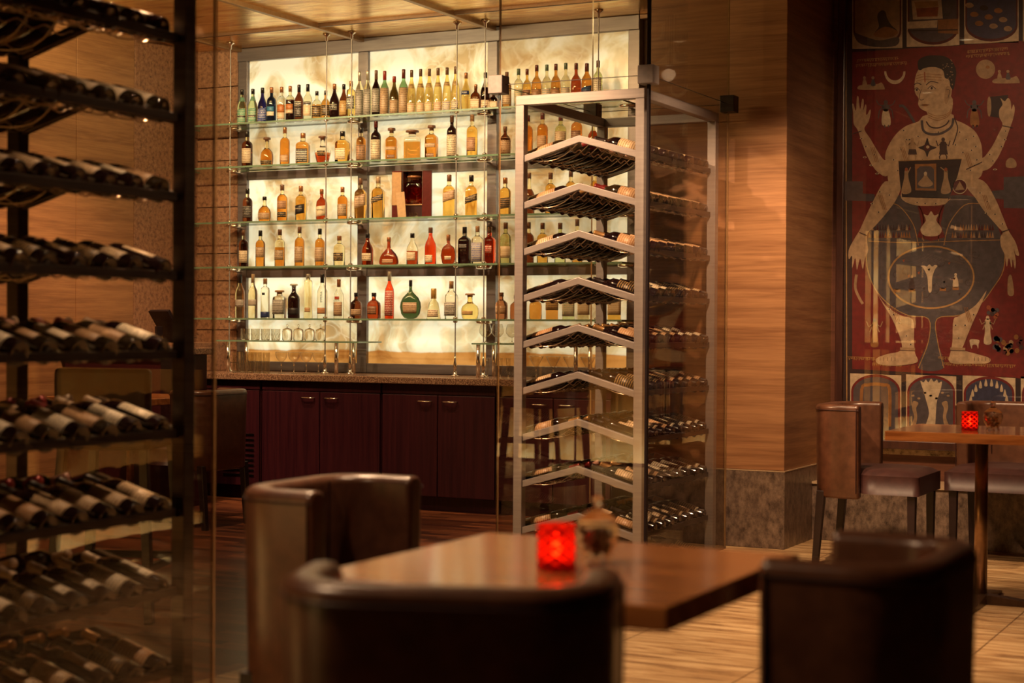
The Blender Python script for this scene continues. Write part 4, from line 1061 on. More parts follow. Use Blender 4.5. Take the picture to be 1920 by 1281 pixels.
stool('dark wooden stool seen low behind the left rack, with crossing footrails', -4.55, 5.35, deg(20))
# glowing bar on the near left side: seen mirrored in the glass cases
stool('dark bar stool in front of the glowing onyx bar, nearer the corner', -6.35, 2.0, deg(180))
stool('dark bar stool in front of the glowing onyx bar, farther along', -7.15, 2.0, deg(180))
bar = thing('onyx_bar', 'bar counter with a glowing onyx front beside the camera, mirrored in the glass', 'bar counter', (-6.6, 1.0, 0))
for k in range(5):
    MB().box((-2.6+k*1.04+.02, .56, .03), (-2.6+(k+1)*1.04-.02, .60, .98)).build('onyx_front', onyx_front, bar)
MB().box((-2.62, -.1, 0), (2.62, .56, 1.0)).build('body', mahogany, bar, bevel=.003)
MB().box((-2.7, -.2, 1.0), (2.7, .66, 1.05)).build('worktop', granite_top, bar, bevel=.005)
for k, (a, b_) in enumerate(((-6.0, -5.42), (-5.30, -4.85))):
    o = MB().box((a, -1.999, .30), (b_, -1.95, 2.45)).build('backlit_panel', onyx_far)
    tag(o, '%s glowing onyx panel mirrored in the cover glass of the painting' % ('wider' if k == 0 else 'narrower'), 'wall panel')
struct(MB().box((-9.4, -2.2, 0), (-3.9, -2.0, 3.24)).build('wall_far_bar', mahogany))

# side counter and till screen at the left end of the bar
sc_ = thing('side_counter', 'granite-topped service counter against the left wall of the bar', 'counter', (-7.2, 8.8, 0))
MB().box((-.40, -.40, 0), (.40, .08, 1.0)).build('body', mahogany, sc_, bevel=.004)
MB().box((-.42, -.43, 1.0), (.44, .10, 1.045)).build('top', granite_top, sc_, bevel=.005)
up_ = MB().box((XL+.01, 9.35, ZC+.0005), (-7.34, 9.83, ZC+.205)).build('granite_upstand', gran_wall, bevel=.004)
tag(up_, 'rust granite upstand block on the left end of the bar counter', 'stone block')
pos = thing('till_screen', 'black tilted till screen standing on the side counter', 'screen', (-6.94, 8.64, 1.046), deg(150))
Mt = Matrix.Translation((0, 0, .14)) @ Matrix.Rotation(deg(-30), 4, 'X')
MB().box((-.17, -.012, -.12), (.17, .012, .12), M=Mt).build('screen', black, pos, bevel=.004)
MB().box((-.15, -.014, -.10), (.15, -.0125, .10), M=Mt).build('display', plain('dark_display', (.006,.005,.006), .4), pos)
MB().box((-.05, .0, 0), (.05, .12, .015)).box((-.02, .04, .0), (.02, .08, .14)).build('stand', black, pos, bevel=.003)

# ------------------------------------------------------------------ candles and nut jars
def red_glass(name, col, tr):
    m, nt, b = nodes(name); out = nt.nodes['Material Output']
    b.inputs['Base Color'].default_value = (*col, 1); b.inputs['Roughness'].default_value = .12
    tl = N(nt, 'ShaderNodeBsdfTranslucent'); tl.inputs[0].default_value = (*col, 1); tp = N(nt, 'ShaderNodeBsdfTransparent'); tp.inputs[0].default_value = (*col, 1)
    m1 = N(nt, 'ShaderNodeMixShader'); m1.inputs[0].default_value = .7; nt.links.new(tl.outputs[0], m1.inputs[1]); nt.links.new(tp.outputs[0], m1.inputs[2])
    m2 = N(nt, 'ShaderNodeMixShader'); m2.inputs[0].default_value = tr; nt.links.new(b.outputs[0], m2.inputs[1]); nt.links.new(m1.outputs[0], m2.inputs[2])
    nt.links.new(m2.outputs[0], out.inputs[0]); return m
redg = red_glass('red_cut_glass', (.85, .10, .05), .92); redd = red_glass('deep_red_facets', (.24, .003, .006), .16)
fm, fnt, fb = nodes('candle_flame'); fb.inputs['Emission Color'].default_value = (1, .52, .16, 1); fb.inputs['Emission Strength'].default_value = 85
wax = plain('candle_wax', (.8, .55, .4), .5)
def candle(label, x, y, z, s=1.0):
    t = thing('candle_holder', label, 'candle holder', (x, y, z+.0005), deg(22), 'red glass candle holders')
    r, h = .035*s, .084*s; n = 16; rows_ = 7
    K = 32
    m = MB(); m.lathe([(r-.001, 0), (r, .002), (r, h)], K, cap=False); m.lathe([(r-.003, h), (r-.003, .006), (.0, .006)], K, cap=False); m.lathe([(r, h), (r-.003, h)], K, cap=False); m.lathe([(0, 0), (r-.001, 0)], K, cap=False)
    cup = m.build('red_glass_cup', redg, t)
    dm = MB(); nd, nr = 8, 4      # quilted relief: rows of raised diamonds
    for j in range(nr*2+1):
        for k in range(nd):
            a0 = 2*math.pi*(k+.5*(j % 2))/nd; zc_ = h*(.04+.92*j/(nr*2)); hz = h*.92/(nr*2)*.84; ha = math.pi/nd*.84
            lo = max(zc_-hz, .001); hi_ = min(zc_+hz, h-.001)
            q = lambda a, z, e: ((r+e)*math.cos(a), (r+e)*math.sin(a), z)
            vs = [q(a0-ha, zc_, .0003), q(a0, lo, .0003), q(a0+ha, zc_, .0003), q(a0, hi_, .0003), q(a0, zc_, .0028*s)]
            dm.add(vs, [(0,1,4),(1,2,4),(2,3,4),(3,0,4)])
    dm.build('diamond_relief', redd, cup)
    cd = MB().lathe([(r*.62, .0065), (r*.62, h*.26), (0.0, h*.27)], 16, cap=False).build('tealight', wax, t)
    MB().lathe([(.001, h*.28), (.007*s, h*.36), (.009*s, h*.45), (.006*s, h*.60), (.0006, h*.78)], 12).build('flame', fm, cd)
    light('candle_light', 'POINT', (x, y, z+h*.5), .13*s, (1, .38, .12), .008)
    return t
candle('glowing red quilted glass candle holder on the foreground table', -1.314, 2.765, .75)
candle('glowing red quilted glass candle holder on the right table', -1.485, 7.30, .76, .98)
nutm = [plain('hazelnut', (.30,.13,.05), .5), plain('dark_nut', (.10,.035,.02), .5)]
def jar(label, x, y, z, s=1.0, dark=0):
    t = thing('nut_jar', label, 'jar', (x, y, z+.0005), 0, 'lidded glass nut jars')
    B = [(.022,.012),(.026,.016),(.036,.035),(.043,.058),(.041,.070),(.036,.074)]
    MB().lathe([(a*s, b_*s) for a, b_ in B], 24, cap=False).lathe([(a*s-.002, b_*s+.001) for a, b_ in B[::-1]], 24, cap=False).lathe([(0,.012*s),(.022*s,.012*s)], 24, cap=False).build('bowl', crystal, t)
    MB().lathe([(.038*s,.075*s),(.040*s,.078*s),(.030*s,.088*s),(.016*s,.098*s),(.008*s,.104*s),(.007*s,.108*s),(.012*s,.114*s),(.012*s,.120*s),(.004*s,.128*s),(0,.130*s)], 24, cap=False).build('lid', crystal, t)
    for k in range(4):
        a = math.pi/2*k+.4; MB().tube([(.02*s*math.cos(a), .02*s*math.sin(a), .014*s), (.025*s*math.cos(a), .025*s*math.sin(a), 0)], .004*s, 8).build('foot', crystal, t)
    nm = MB(); rg = random.Random(3)
    for k in range(46):
        zz = rg.uniform(.022, .058); R_ = .026+(zz-.02)*.25; a = rg.uniform(0, 6.28); q = rg.uniform(0, 1)**.5*(R_-.004)
        rad = .0065*s
        nm.lathe([(.001, -rad), (rad*.8, -rad*.6), (rad, 0), (rad*.8, rad*.6), (.001, rad)], 8, loc=(q*math.cos(a)*s, q*math.sin(a)*s, zz*s))
    o = nm.build('nuts', nutm[dark]); o['kind'] = 'stuff'; o.location = (x, y, z+.0005)
    tag(o, 'handful of %s nuts filling the lidded jar on the %s table' % (('brown', 'right') if not dark else ('dark', 'foreground')), 'nuts')
    return t
jar('blurred lidded glass jar of nuts beside the candle on the foreground table', -1.285, 2.885, .75, 1.0, 1)
jar('lidded glass jar of brown nuts beside the candle on the right table', -1.395, 7.34, .76, 1.0, 0)

# ------------------------------------------------------------------ painting
PY = YP-.045
def pw(x, y): p = px(x, y, Y=PY); return (p.x, p.z)
PC = {'red': (.16,.010,.012), 'cream': (.52,.37,.24), 'hair': (.022,.018,.022), 'slate': (.080,.066,.082), 'dark': (.022,.010,.016), 'gold': (.42,.24,.09), 'blue': (.045,.045,.10),
      'ochre': (.30,.13,.04), 'ink': (.05,.025,.03), 'pale': (.60,.48,.34), 'maroon': (.09,.008,.012), 'rust': (.32,.08,.03), 'tan': (.38,.25,.15)}
PMN = list(PC); PM = {k: i for i, k in enumerate(PMN)}
pmats = [noisy('paint_'+k, [(.35, tuple(c*.75 for c in v)), (.65, tuple(c*1.12 for c in v))], (30, 30, 30), .55) for k, v in PC.items()]
xl, xr = pw(1584, 400)[0], pw(1584, 400)[0]+1.28
zb, ztp = .56, 3.16
art = thing('painting', 'tall red painting of a pale standing figure with outspread arms, behind glass', 'painting', ((xl+xr)/2, YP, 0))
ax = (xl+xr)/2
cv = MB(); LAY = [0]
def flat(poly, col, lay):
    y = PY-YP-.0006*lay
    pts = [(a-ax, b_) for a, b_ in poly]
    # orient towards -Y
    A = sum(pts[i][0]*pts[(i+1) % len(pts)][1]-pts[(i+1) % len(pts)][0]*pts[i][1] for i in range(len(pts)))
    if A < 0: pts = pts[::-1]
    cv.add([(a, y, b_) for a, b_ in pts], [tuple(range(len(pts)))], PM[col])
def P(lst): return [pw(*q) for q in lst]
def ell(cx, cy, rx, ry, n=28, a0=0, a1=2*math.pi):
    return P([(cx+rx*math.cos(a0+(a1-a0)*k/n), cy+ry*math.sin(a0+(a1-a0)*k/n)) for k in range(n if a1-a0 > 6.2 else n+1)])
def smooth(lst, closed=True, k=4):
    """catmull-rom through photo points"""
    n = len(lst); out = []
    for i in range(n if closed else n-1):
        p0, p1, p2, p3 = [Vector(lst[(i+j) % n] if closed else lst[min(n-1, max(0, i+j))]) for j in (-1, 0, 1, 2)]
        for s in range(k):
            t = s/k; out.append(tuple(.5*((2*p1)+(p2-p0)*t+(2*p0-5*p1+4*p2-p3)*t*t+(-p0+3*p1-3*p2+p3)*t**3)))
    if not closed: out.append(lst[-1])
    return out
def stroke(lst, wpx, col, lay, closed=False):
    pts = [Vector(q) for q in lst]; n = len(pts); L = []; R_ = []
    for i, p in enumerate(pts):
        a = pts[i-1] if (i or closed) else p; b_ = pts[(i+1) % n] if (i < n-1 or closed) else p
        d = (b_-a); d = d.normalized() if d.length > 1e-6 else Vector((1, 0)); nn = Vector((-d.y, d.x))*wpx/2
        L.append(tuple(p+nn)); R_.append(tuple(p-nn))
    for i in range(n-1+closed):
        j = (i+1) % n; flat(P([L[i], L[j], R_[j], R_[i]]), col, lay)
rp = random.Random(21)
# ground: border, red field, top and bottom panel rows
cv.box((xl-ax, PY-YP, zb), (xr-ax, -.012, ztp), PM['dark'])
fx0, fx1 = 1598, 1955
flat(P([(fx0, 98), (fx1, 74), (fx1, 712), (fx0, 692)]), 'red', 1)
stroke([(1586, 60), (1588, 814)], 2, 'gold', 1)
def top_panel(a, b_, bg_, yb):
    flat(P([(a, -8), (b_, -10), (b_, yb-2), (a, yb)]), 'pale', 1)
    w = b_-a
    flat(P([(a+2, -8), (b_-2, -9), (b_-2, yb-34)] + [(a+w/2+(w/2-2)*math.cos(t), yb-34+30*math.sin(t)) for t in [math.pi*k/14 for k in range(1, 14)]] + [(a+2, yb-34)]), 'maroon', 2)
    flat(P([(a+5, -8), (b_-5, -9), (b_-5, yb-36)] + [(a+w/2+(w/2-5)*math.cos(t), yb-36+27*math.sin(t)) for t in [math.pi*k/14 for k in range(1, 14)]] + [(a+5, yb-36)]), bg_, 3)
top_panel(1598, 1692, 'tan', 92); top_panel(1700, 1799, 'slate', 88); top_panel(1808, 1910, 'blue', 82); top_panel(1918, 2000, 'slate', 78)
flat(P(smooth([(1640,62),(1648,50),(1645,30),(1652,20),(1660,22),(1664,35),(1672,48),(1682,58),(1670,66),(1650,68)])), 'hair', 4)
flat(P(smooth([(1638,64),(1660,50),(1684,60),(1670,70),(1648,70)])), 'ochre', 5)
flat(P(smooth([(1602,62),(1620,68),(1650,76),(1684,70),(1680,86),(1640,88),(1610,80)])), 'slate', 4)
flat(P([(1709, 1), (1765, -2), (1768, 35), (1712, 37)]), 'pale', 4); flat(P([(1714, 4), (1758, 2), (1760, 12), (1718, 16)]), 'gold', 5); flat(P([(1718, 16), (1760, 13), (1758, 31), (1720, 32)]), 'rust', 5)
flat(P([(1702, 41), (1758, 38), (1757, 52), (1702, 54)]), 'pale', 4); flat(P([(1758, 37), (1797, 35), (1797, 64), (1759, 62)]), 'ochre', 4)
stroke([(1702, 58), (1796, 56)], 2, 'dark', 5)
for k in range(9):
    flat(P(smooth([(1815+rp.uniform(0, 84), 6+rp.uniform(0, 52)) if i == -1 else (1818+k*9+8*math.cos(i), 10+(k*17) % 46+5*math.sin(i)) for i in range(6)])), rp.choice(['slate','tan','dark','ochre']), 4)
def bottom_panel(a, b_, bg_, yt, yb=816):
    w = b_-a; flat(P([(a, yt), (b_, yt+4), (b_, yb), (a, yb)]), 'pale', 1)
    def arch(ins, dy): return [(a+ins, yb), (b_-ins, yb), (b_-ins, yt+34)]+[(a+w/2+(w/2-ins)*math.cos(t), yt+34-(32-dy)*math.sin(t)) for t in [math.pi*k/16 for k in range(1, 16)]]+[(a+ins, yt+34)]
    flat(P(arch(2, 0)), 'red', 2); flat(P(arch(6, 5)), bg_, 3)
bottom_panel(1594, 1690, 'slate', 700); bottom_panel(1699, 1793, 'slate', 702); bottom_panel(1805, 1904, 'blue', 704); bottom_panel(1914, 1990, 'slate', 706)
# many-headed serpent, bottom centre panel
flat(P(smooth([(1736,800),(1742,775),(1735,745),(1728,722),(1726,714),(1732,717),(1736,712),(1741,717),(1746,710),(1751,716),(1757,712),(1760,718),(1766,716),(1764,730),(1757,752),(1755,775),(1752,800)])), 'pale', 4)
for s in (-1, 1): flat(P(smooth([(1744+s*28,800),(1744+s*24,782),(1744+s*26,766),(1744+s*22,756),(1744+s*31,752),(1744+s*34,764),(1744+s*30,782),(1744+s*36,800)])), 'tan', 4)
for k in range(7): flat(ell(1712+k*11, 742+6*math.sin(k*2.1), 3, 2, 8), 'tan', 4)
for k in range(10):
    t = math.pi*(k+.5)/10; flat(P(smooth([(1854+34*math.cos(t)-3, 752-36*math.sin(t)+7),(1854+34*math.cos(t), 752-36*math.sin(t)-6),(1854+34*math.cos(t)+3, 752-36*math.sin(t)+7)])), 'pale', 4)
for s in (-1, 1): stroke(smooth([(1642+s*26, 800), (1642+s*26, 730), (1642+s*14, 722), (1642, 720)], False), 6, 'ochre', 4)
# side buildings / blue cloth squares
flat(P([(1584, 340), (1618, 340), (1618, 363), (1640, 364), (1640, 378), (1584, 376)]), 'slate', 2)
flat(P([(1882, 332), (1960, 330), (1960, 392), (1882, 390), (1882, 374), (1860, 372), (1860, 358), (1882, 356)]), 'slate', 2)
# apron: wide blue skirt, oval and stem
flat(P(smooth([(1668,372),(1700,366),(1745,372),(1795,366),(1835,374),(1868,420),(1884,470),(1880,505),(1862,540),(1840,570),(1800,592),(1758,598),(1758,640),(1770,690),(1722,690),(1740,640),(1740,598),(1700,592),(1664,572),(1636,535),(1624,500),(1626,450),(1640,410)], True, 5)), 'slate', 2)
stroke(smooth([(1624,452),(1626,500),(1640,540),(1668,572),(1704,592),(1741,598),(1741,640),(1722,690)], False), 1.6, 'gold', 3)
stroke(smooth([(1884,452),(1882,505),(1862,540),(1838,570),(1800,591),(1757,598),(1758,640),(1770,690)], False), 1.6, 'gold', 3)
stroke(smooth([(1628,452),(1700,455),(1800,452),(1882,450)], False), 1.4, 'gold', 3)
for s, xx in ((-1, 1746), (1, 1746)):
    stroke(smooth([(xx+s*36, 372), (xx+s*16, 400), (xx+s*14, 452)], False), 1.4, 'gold', 4)
    stroke(smooth([(xx+s*24, 460), (xx+s*34, 420), (xx+s*62, 385), (xx+s*92, 382)], False), 1.6, 'gold', 4)
flat(P([(1718,372),(1774,372),(1764,420),(1772,445),(1746,452),(1720,445),(1728,420)]), 'red', 4)
flat(P(smooth([(1746,396),(1752,404),(1760,402),(1756,414),(1766,430),(1758,442),(1734,442),(1726,430),(1736,414),(1732,402),(1740,404)])), 'pale', 5)
for k in range(16):
    for j in range(2):
        for s in (-1, 1): flat(P([(1746+s*(38+k*5), 446-j*14), (1746+s*(43+k*5), 446-j*14), (1746+s*(40.5+k*5), 434-j*14)]), rp.choice(['ochre','tan','maroon','ink']), 4)
stroke([(1746+80*math.cos(2*math.pi*k/48), 520+58*math.sin(2*math.pi*k/48)) for k in range(48)], 3.2, 'gold', 4, True)
flat(P(smooth([(1741,546),(1739,520),(1732,504),(1727,499),(1733,498),(1738,500),(1743,496),(1748,500),(1753,497),(1758,499),(1753,506),(1748,522),(1747,546)])), 'pale', 5)
for (a, b_, c, s) in ((1682,520,'slate',1),(1710,520,'ink',1),(1768,518,'slate',1),(1792,516,'pale',1)):
    flat(P(smooth([(a,b_),(a+4,b_+8),(a+5,b_+22),(a-5,b_+22),(a-4,b_+8)])), c, 5); flat(P([(a-6,b_+22),(a+6,b_+22),(a+6,b_+28),(a-6,b_+28)]), 'ochre', 5)
    flat(ell(a, b_-1, 2.6, 3, 10), c if c != 'ink' else 'tan', 6)
for k in range(12): flat(P([(1690+rp.uniform(0, 110), 485+rp.uniform(0, 70)) if False else (1692+k*9.5, 488+((k*29) % 64)), (1697+k*9.5, 486+((k*29) % 64)), (1695+k*9.5, 492+((k*29) % 64))]), rp.choice(['ink','rust','tan']), 5)
for k in range(14):   # vine scrolls
    cx = 1645+((k*53) % 200); cy = 470+((k*37) % 100)
    stroke([(cx+9*math.cos(t)*(1-t/9), cy+9*math.sin(t)*(1-t/9)) for t in [i*.5 for i in range(12)]], 1, 'ink', 3)
# legs and feet
flat(P(smooth([(1640,540),(1660,572),(1690,592),(1712,600),(1714,640),(1716,662),(1721,678),(1700,684),(1670,686),(1646,682),(1644,672),(1664,664),(1688,658),(1690,640),(1674,600),(1656,570)], True, 4)), 'cream', 6)
flat(P(smooth([(1850,545),(1838,575),(1822,610),(1808,645),(1806,656),(1832,664),(1856,672),(1852,681),(1820,682),(1790,682),(1779,676),(1782,662),(1786,640),(1788,600),(1800,592),(1830,572)], True, 4)), 'cream', 6)
for (a, b_) in ((1702, 654), (1796, 654)): stroke([(a-14, b_), (a+14, b_+1)], 5, 'tan', 7); stroke([(a-14, b_+3), (a+14, b_+4)], 1.2, 'ink', 8)
for s, fxs in ((0, [1647,1654,1661,1668,1675]), (1, [1852,1845,1838,1831,1824])):
    for q in fxs: flat(ell(q, 674, 4, 3, 10), 'cream', 7); stroke([(q+3.5, 670), (q+3.5, 677)], .8, 'ink', 8)
# lower arms and hands
flat(P(smooth([(1668,340),(1690,345),(1682,372),(1662,400),(1640,425),(1628,436),(1626,450),(1628,470),(1622,485),(1618,505),(1613,485),(1607,506),(1604,484),(1598,503),(1598,480),(1592,486),(1592,468),(1604,445),(1612,432),(1622,410),(1636,380),(1655,345)], True, 4)), 'cream', 6)
flat(P(smooth([(1815,335),(1845,340),(1866,372),(1880,405),(1890,430),(1897,442),(1905,456),(1911,478),(1905,478),(1901,466),(1905,490),(1903,504),(1899,486),(1897,502),(1892,484),(1888,500),(1884,478),(1877,462),(1876,445),(1880,436),(1870,424),(1845,395),(1828,370),(1812,350)], True, 4)), 'cream', 6)
# upper arms raised
flat(P(smooth([(1664,330),(1645,322),(1630,300),(1618,272),(1610,248),(1606,240),(1601,232),(1600,212),(1598,196),(1601,196),(1605,208),(1607,184),(1610,182),(1613,205),(1617,186),(1620,190),(1619,207),(1623,196),(1625,200),(1624,214),(1627,214),(1631,206),(1633,209),(1629,228),(1621,242),(1632,260),(1645,282),(1658,300),(1672,300)], True, 4)), 'cream', 6)
flat(P(smooth([(1825,320),(1852,318),(1870,298),(1884,268),(1894,240),(1900,222),(1903,205),(1900,196),(1897,206),(1895,190),(1890,184),(1884,190),(1876,184),(1880,196),(1874,206),(1874,220),(1880,234),(1872,252),(1862,272),(1848,292),(1838,300)], True, 4)), 'cream', 6)
# drum in the raised right hand
flat(P([(1855,182),(1890,178),(1890,224),(1855,218)]), 'dark', 5); flat(ell(1855, 200, 4, 19, 20), 'tan', 6)
# torso
flat(P(smooth([(1736,216),(1722,228),(1700,236),(1682,250),(1668,270),(1660,292),(1664,318),(1668,345),(1690,350),(1690,372),(1712,384),(1746,386),(1776,380),(1780,350),(1812,345),(1840,330),(1842,300),(1840,270),(1828,246),(1808,232),(1790,224),(1784,214)], True, 4)), 'cream', 7)
# neck and head
flat(P(smooth([(1738,188),(1740,216),(1752,228),(1772,228),(1784,214),(1783,180)], True, 4)), 'cream', 8)
flat(P(smooth([(1716,150),(1719,138),(1726,128),(1745,124),(1770,128),(1782,145),(1785,170),(1778,195),(1760,206),(1742,210),(1728,205),(1722,196),(1723,185),(1717,176),(1715,164)], True, 4)), 'cream', 9)
flat(P(smooth([(1722,128),(1722,114),(1735,106),(1752,104),(1772,106),(1786,116),(1793,132),(1792,150),(1788,168),(1782,162),(1780,150),(1772,146),(1768,132),(1752,126),(1734,128),(1726,132)], True, 4)), 'hair', 10)
for k in range(26): flat(ell(1774+rp.uniform(-6, 14), 122+rp.uniform(-10, 38), 1.2, .9, 6), 'tan', 11)
flat(P(smooth([(1774,164),(1781,162),(1784,172),(1780,186),(1774,196),(1771,184)], True, 4)), 'tan', 10); stroke(smooth([(1775,168),(1781,170),(1778,184)], False), 1, 'ink', 11)
# face
for (a, b_, w_) in ((1719, 169, 6), (1747, 166, 10)):
    flat(P(smooth([(a-w_/2-1,b_),(a,b_-4),(a+w_/2+2,b_),(a,b_+3)])), 'pale', 11); flat(ell(a+.5, b_-.4, 2.2, 2.6, 12), 'ink', 12); stroke(smooth([(a-w_/2-2,b_+1),(a,b_-4.5),(a+w_/2+3,b_+1)], False), 1.3, 'ink', 12)
stroke(smooth([(1714,160),(1720,156),(1728,159)], False), 1.6, 'ink', 11); stroke(smooth([(1737,160),(1746,153),(1760,156)], False), 1.6, 'ink', 11)
for q in (140, 145, 150): stroke(smooth([(1718,q+3),(1734,q-1),(1752,q),(1766,q+1)], False), 1, 'ochre', 11)
stroke([(1734,135),(1735,155)], 2, 'rust', 12)
stroke(smooth([(1728,168),(1724,182),(1727,188),(1733,186)], False), 1.1, 'ink', 11); flat(P(smooth([(1728,197),(1734,195),(1742,197),(1735,200)])), 'ochre', 11); stroke([(1727,197.5),(1743,197)], .9, 'ink', 12)
for q in (0, 1, 2): stroke(smooth([(1741,212+q*4),(1758,218+q*4),(1776,214+q*3),(1784,205+q*3)], False), 1, 'ochre', 11)
stroke(smooth([(1737,228),(1745,238),(1760,240),(1774,234),(1780,226)], False), 2.4, 'ink', 11)
stroke(smooth([(1729,226),(1732,245),(1746,252),(1766,250),(1784,238),(1788,222)], False), 4.5, 'slate', 11)
stroke(smooth([(1790,222),(1796,240),(1792,258),(1787,272)], False), 2, 'ink', 11)
stroke(smooth([(1715,230),(1706,215),(1695,200),(1686,199)], False), 5, 'slate', 6)
# eyes and stripes strewn over body and limbs
def eyes(lst, lay):
    for (a, b_) in lst:
        flat(P(smooth([(a-4,b_),(a,b_-1.8),(a+4,b_),(a,b_+1.6)])), 'pale', lay); flat(ell(a, b_, 1.3, 1.4, 8), 'ink', lay+1)
eyes([(1722,256),(1706,262),(1695,245),(1708,284),(1740,262),(1800,248),(1812,262),(1826,256),(1806,286),(1822,282),(1792,272),(1832,300),(1690,280),(1676,300),(1684,320),(1776,300),(1820,320),(1830,275),(1700,262),(1760,248),(1730,300),(1715,310)], 11)
eyes([(1616,260),(1624,275),(1622,295),(1634,310),(1640,290),(1645,326),(1884,262),(1878,275),(1862,302),(1866,318),(1856,290),(1886,246),(1650,360),(1668,366),(1636,382),(1648,398),(1838,362),(1852,378),(1866,402),(1850,400),(1880,420),(1668,580),(1686,606),(1700,630),(1676,590),(1708,646),(1826,590),(1810,610),(1798,634),(1792,610),(1720,380),(1735,382),(1755,382)], 9)
for (a, b_) in ((1640,290),(1696,290),(1816,300),(1680,590),(1815,590),(1655,380),(1850,380)):
    for j in (-3, 0, 3): stroke([(a+j-4, b_-14), (a+j+5, b_+14)], .9, 'ochre', 12)
for (a, b_, c, d) in ((1600,251,1616,246),(1880,236,1900,240),(1612,436,1626,442),(1877,436,1894,430),(1812,318,1842,304)): stroke([(a,b_),(c,d)], 1.6, 'ink', 12)
# diamond, dancing figures and shrine panel on the chest
flat(P(smooth([(1739,258),(1744,272),(1757,277),(1744,283),(1739,295),(1734,283),(1722,277),(1734,272)], True, 3)), 'dark', 12); flat(ell(1739, 277, 6, 6, 16), 'maroon', 13); flat(ell(1740, 276, 3, 3, 12), 'pale', 14)
for a, c in ((1711, 'tan'), (1769, 'ink')):
    flat(ell(a, 262, 3.5, 4, 12), c, 12); flat(P(smooth([(a-5,267),(a+5,267),(a+6,282),(a-6,282)])), c, 12); flat(P([(a-6,280),(a+7,280),(a+9,290),(a-8,290)]), 'ink', 13)
    for s in (-1, 1):
        stroke([(a+s*4,269),(a+s*10,274),(a+s*13,264)], 2, c, 12); stroke([(a+s*3,288),(a+s*7,294),(a+s*6,300)], 2.2, c, 12)
flat(P([(1685,302),(1804,298),(1796,330),(1780,372),(1692,370),(1688,340)]), 'dark', 12)
stroke([(1685,302),(1804,298)], 1.4, 'gold', 14)
flat(P([(1716,308),(1756,307),(1756,358),(1717,357)]), 'ochre', 13); flat(P([(1720,318),(1726,312),(1746,312),(1752,318),(1752,354),(1720,353)]), 'slate', 14)
flat(P(smooth([(1736,322),(1740,332),(1750,344),(1744,350),(1728,350),(1722,344),(1732,332)])), 'tan', 15); flat(ell(1736, 326, 3, 4, 12), 'pale', 16)
for a in (1700, 1774):
    flat(P(smooth([(a-3,320),(a+3,320),(a+4,334),(a+9,360),(a-9,362),(a-4,334)])), 'tan', 13); flat(ell(a, 318, 3, 3.5, 10), 'rust', 14); stroke([(a+3,324),(a+8 if a < 1740 else a-10,314)], 1.8, 'tan', 13)
flat(ell(1800, 350, 14, 14, 24), 'pale', 12); flat(ell(1800, 350, 12.6, 12.6, 24), 'maroon', 13); flat(P([(1800,340),(1809,356),(1791,357)]), 'tan', 14)
# small things in the field
flat(P([(1678+20*math.cos(t), 134+24*math.sin(t)) for t in [math.pi*k/14 for k in range(15)]] + [(1678+16*math.cos(t), 134+17*math.sin(t)) for t in [math.pi*(14-k)/14 for k in range(15)]]), 'pale', 3)
flat(ell(1848, 130, 18, 18, 28), 'tan', 3); flat(ell(1852, 126, 4, 3, 8), 'ochre', 4)
for a, c, sk in ((1661, 'slate', 'pale'), (1827, 'slate', 'ochre')):
    flat(ell(a, 192, 4, 4.5, 12), c, 4); flat(P(smooth([(a-6,197),(a+6,197),(a+4,208),(a-4,208)])), c, 4); flat(P(smooth([(a-5,207),(a+5,207),(a+9,234),(a-7,234)])), sk, 4)
    for s in (-1, 1): stroke([(a+s*5,200),(a+s*12,208),(a+s*14,222)], 2, c, 4); stroke([(a+s*5,199),(a+s*13,196),(a+s*(18),188)], 2, c, 4)
    stroke([(a-2,234),(a-2,240)], 2.4, c, 4); stroke([(a+5,234),(a+5,239)], 2.4, c, 4)
for a, b_ in ((1635, 158), (1888, 146)):
    flat(P(smooth([(a-24,b_+10),(a-22,b_+2),(a+8,b_),(a+18,b_-3),(a+24,b_+8),(a+18,b_+10)])), 'tan', 3)
    for q in (-14, 2): flat(P(smooth([(a+q-4,b_+2),(a+q,b_-12),(a+q+5,b_+2)])), 'slate' if q > 0 else 'tan', 4); flat(ell(a+q, b_-12, 3, 3, 8), 'tan', 5)
for a, b_ in ((1640, 615), (1852, 610)):
    flat(ell(a, b_-14, 3.4, 4, 10), 'slate' if a < 1700 else 'pale', 4); flat(P(smooth([(a-5,b_-10),(a+5,b_-10),(a+5,b_+12),(a+7,b_+34),(a-7,b_+34),(a-5,b_+12)])), 'ochre' if a < 1700 else 'pale', 4)
    for s in (-1, 1): stroke([(a+s*4,b_-7),(a+s*11,b_-2),(a+s*15,b_-12)], 1.8, 'tan', 4); stroke([(a+s*4,b_-5),(a+s*9,b_+8)], 1.8, 'tan', 4)
flat(P(smooth([(1818,640),(1822,636),(1836,638),(1835,646),(1834,654),(1831,647),(1824,647),(1822,654)])), 'pale', 4)
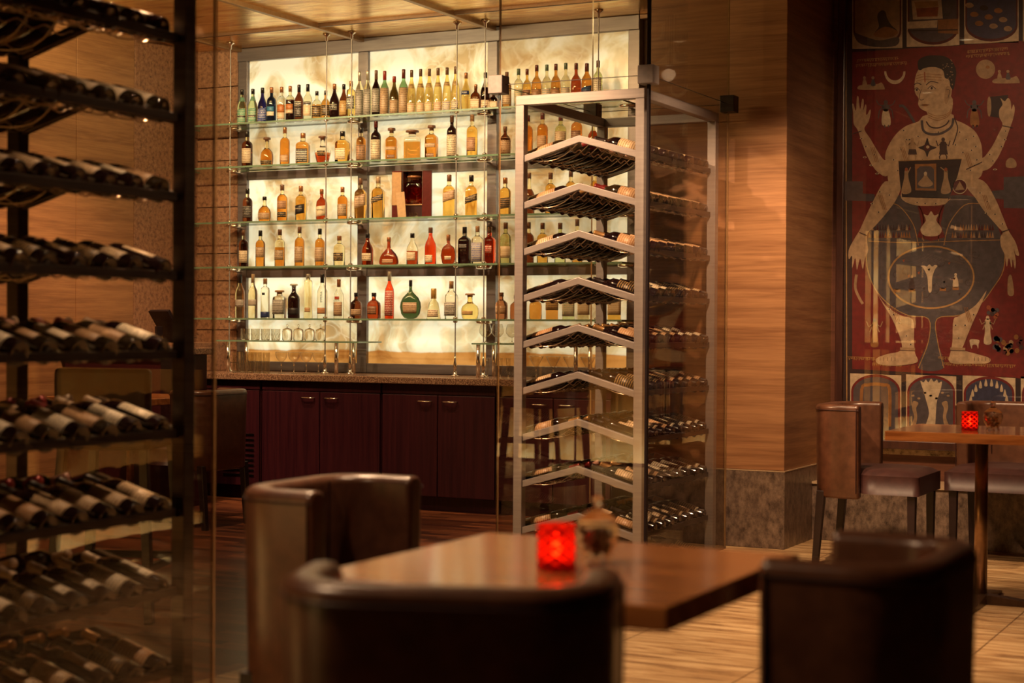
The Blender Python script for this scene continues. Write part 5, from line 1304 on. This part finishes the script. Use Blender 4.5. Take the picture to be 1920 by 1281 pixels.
flat(P(smooth([(1894,515),(1898,522),(1901,552),(1890,552),(1890,524)])), 'tan', 4); stroke(smooth([(1606,515),(1604,540),(1612,560),(1618,570)], False), 5, 'tan', 4)
for k in range(26): flat(ell(1862+rp.uniform(0, 55), 632+rp.uniform(0, 32), 4.5, 5, 10), rp.choice(['ink','tan','slate','ochre','maroon']), 4)
for k in range(10): flat(ell(1852+rp.uniform(0, 22), 576+rp.uniform(0, 22), 4, 4, 8), rp.choice(['ink','slate','rust']), 4)
flat(P(smooth([(1886,305),(1890,298),(1896,296),(1902,299),(1906,306),(1904,314),(1888,314)])), 'tan', 3)
# lines of script (unreadable strokes, as at this distance)
def script(x0, x1, y0, y1, seed):
    r2 = random.Random(seed); x = x0
    stroke([(x0, y0-3.2), (x1, y1-3.2)], .7, 'gold', 4)
    while x < x1:
        yy = y0+(y1-y0)*(x-x0)/(x1-x0); stroke([(x, yy-3), (x+r2.uniform(-1, 1.5), yy+r2.uniform(0, 3))], 1.0, 'gold', 4)
        if r2.random() < .6: stroke([(x, yy-r2.uniform(0, 1)), (x+2.2, yy+r2.uniform(-1, 2))], .8, 'gold', 4)
        x += r2.uniform(2, 4)
script(1608,1684,115,110,1); script(1605,1700,124,119,2); script(1815,1890,98,92,3); script(1812,1892,107,101,4)
script(1588,1640,672,674,5); script(1636,1692,684,686,6); script(1760,1780,672,673,7); script(1768,1905,683,688,8)
cv.build('canvas', pmats, art)
fm_ = MB()
for a, b_ in (((xl-.045, zb-.05), (xl, ztp+.05)), ((xr, zb-.05), (xr+.045, ztp+.05)), ((xl, ztp), (xr, ztp+.05)), ((xl, zb-.05), (xr, zb))):
    fm_.box((a[0]-ax, -.075, a[1]), (b_[0]-ax, -.001, b_[1]))
fm_.build('frame', noisy('dark_frame_wood', [(.3,(.03,.010,.008)),(.7,(.07,.025,.016))], (30,30,4), .35), art, bevel=.006)
MB().box((xl-ax, -.068, zb), (xr-ax, -.064, ztp)).build('cover_glass', clear_pane, art)
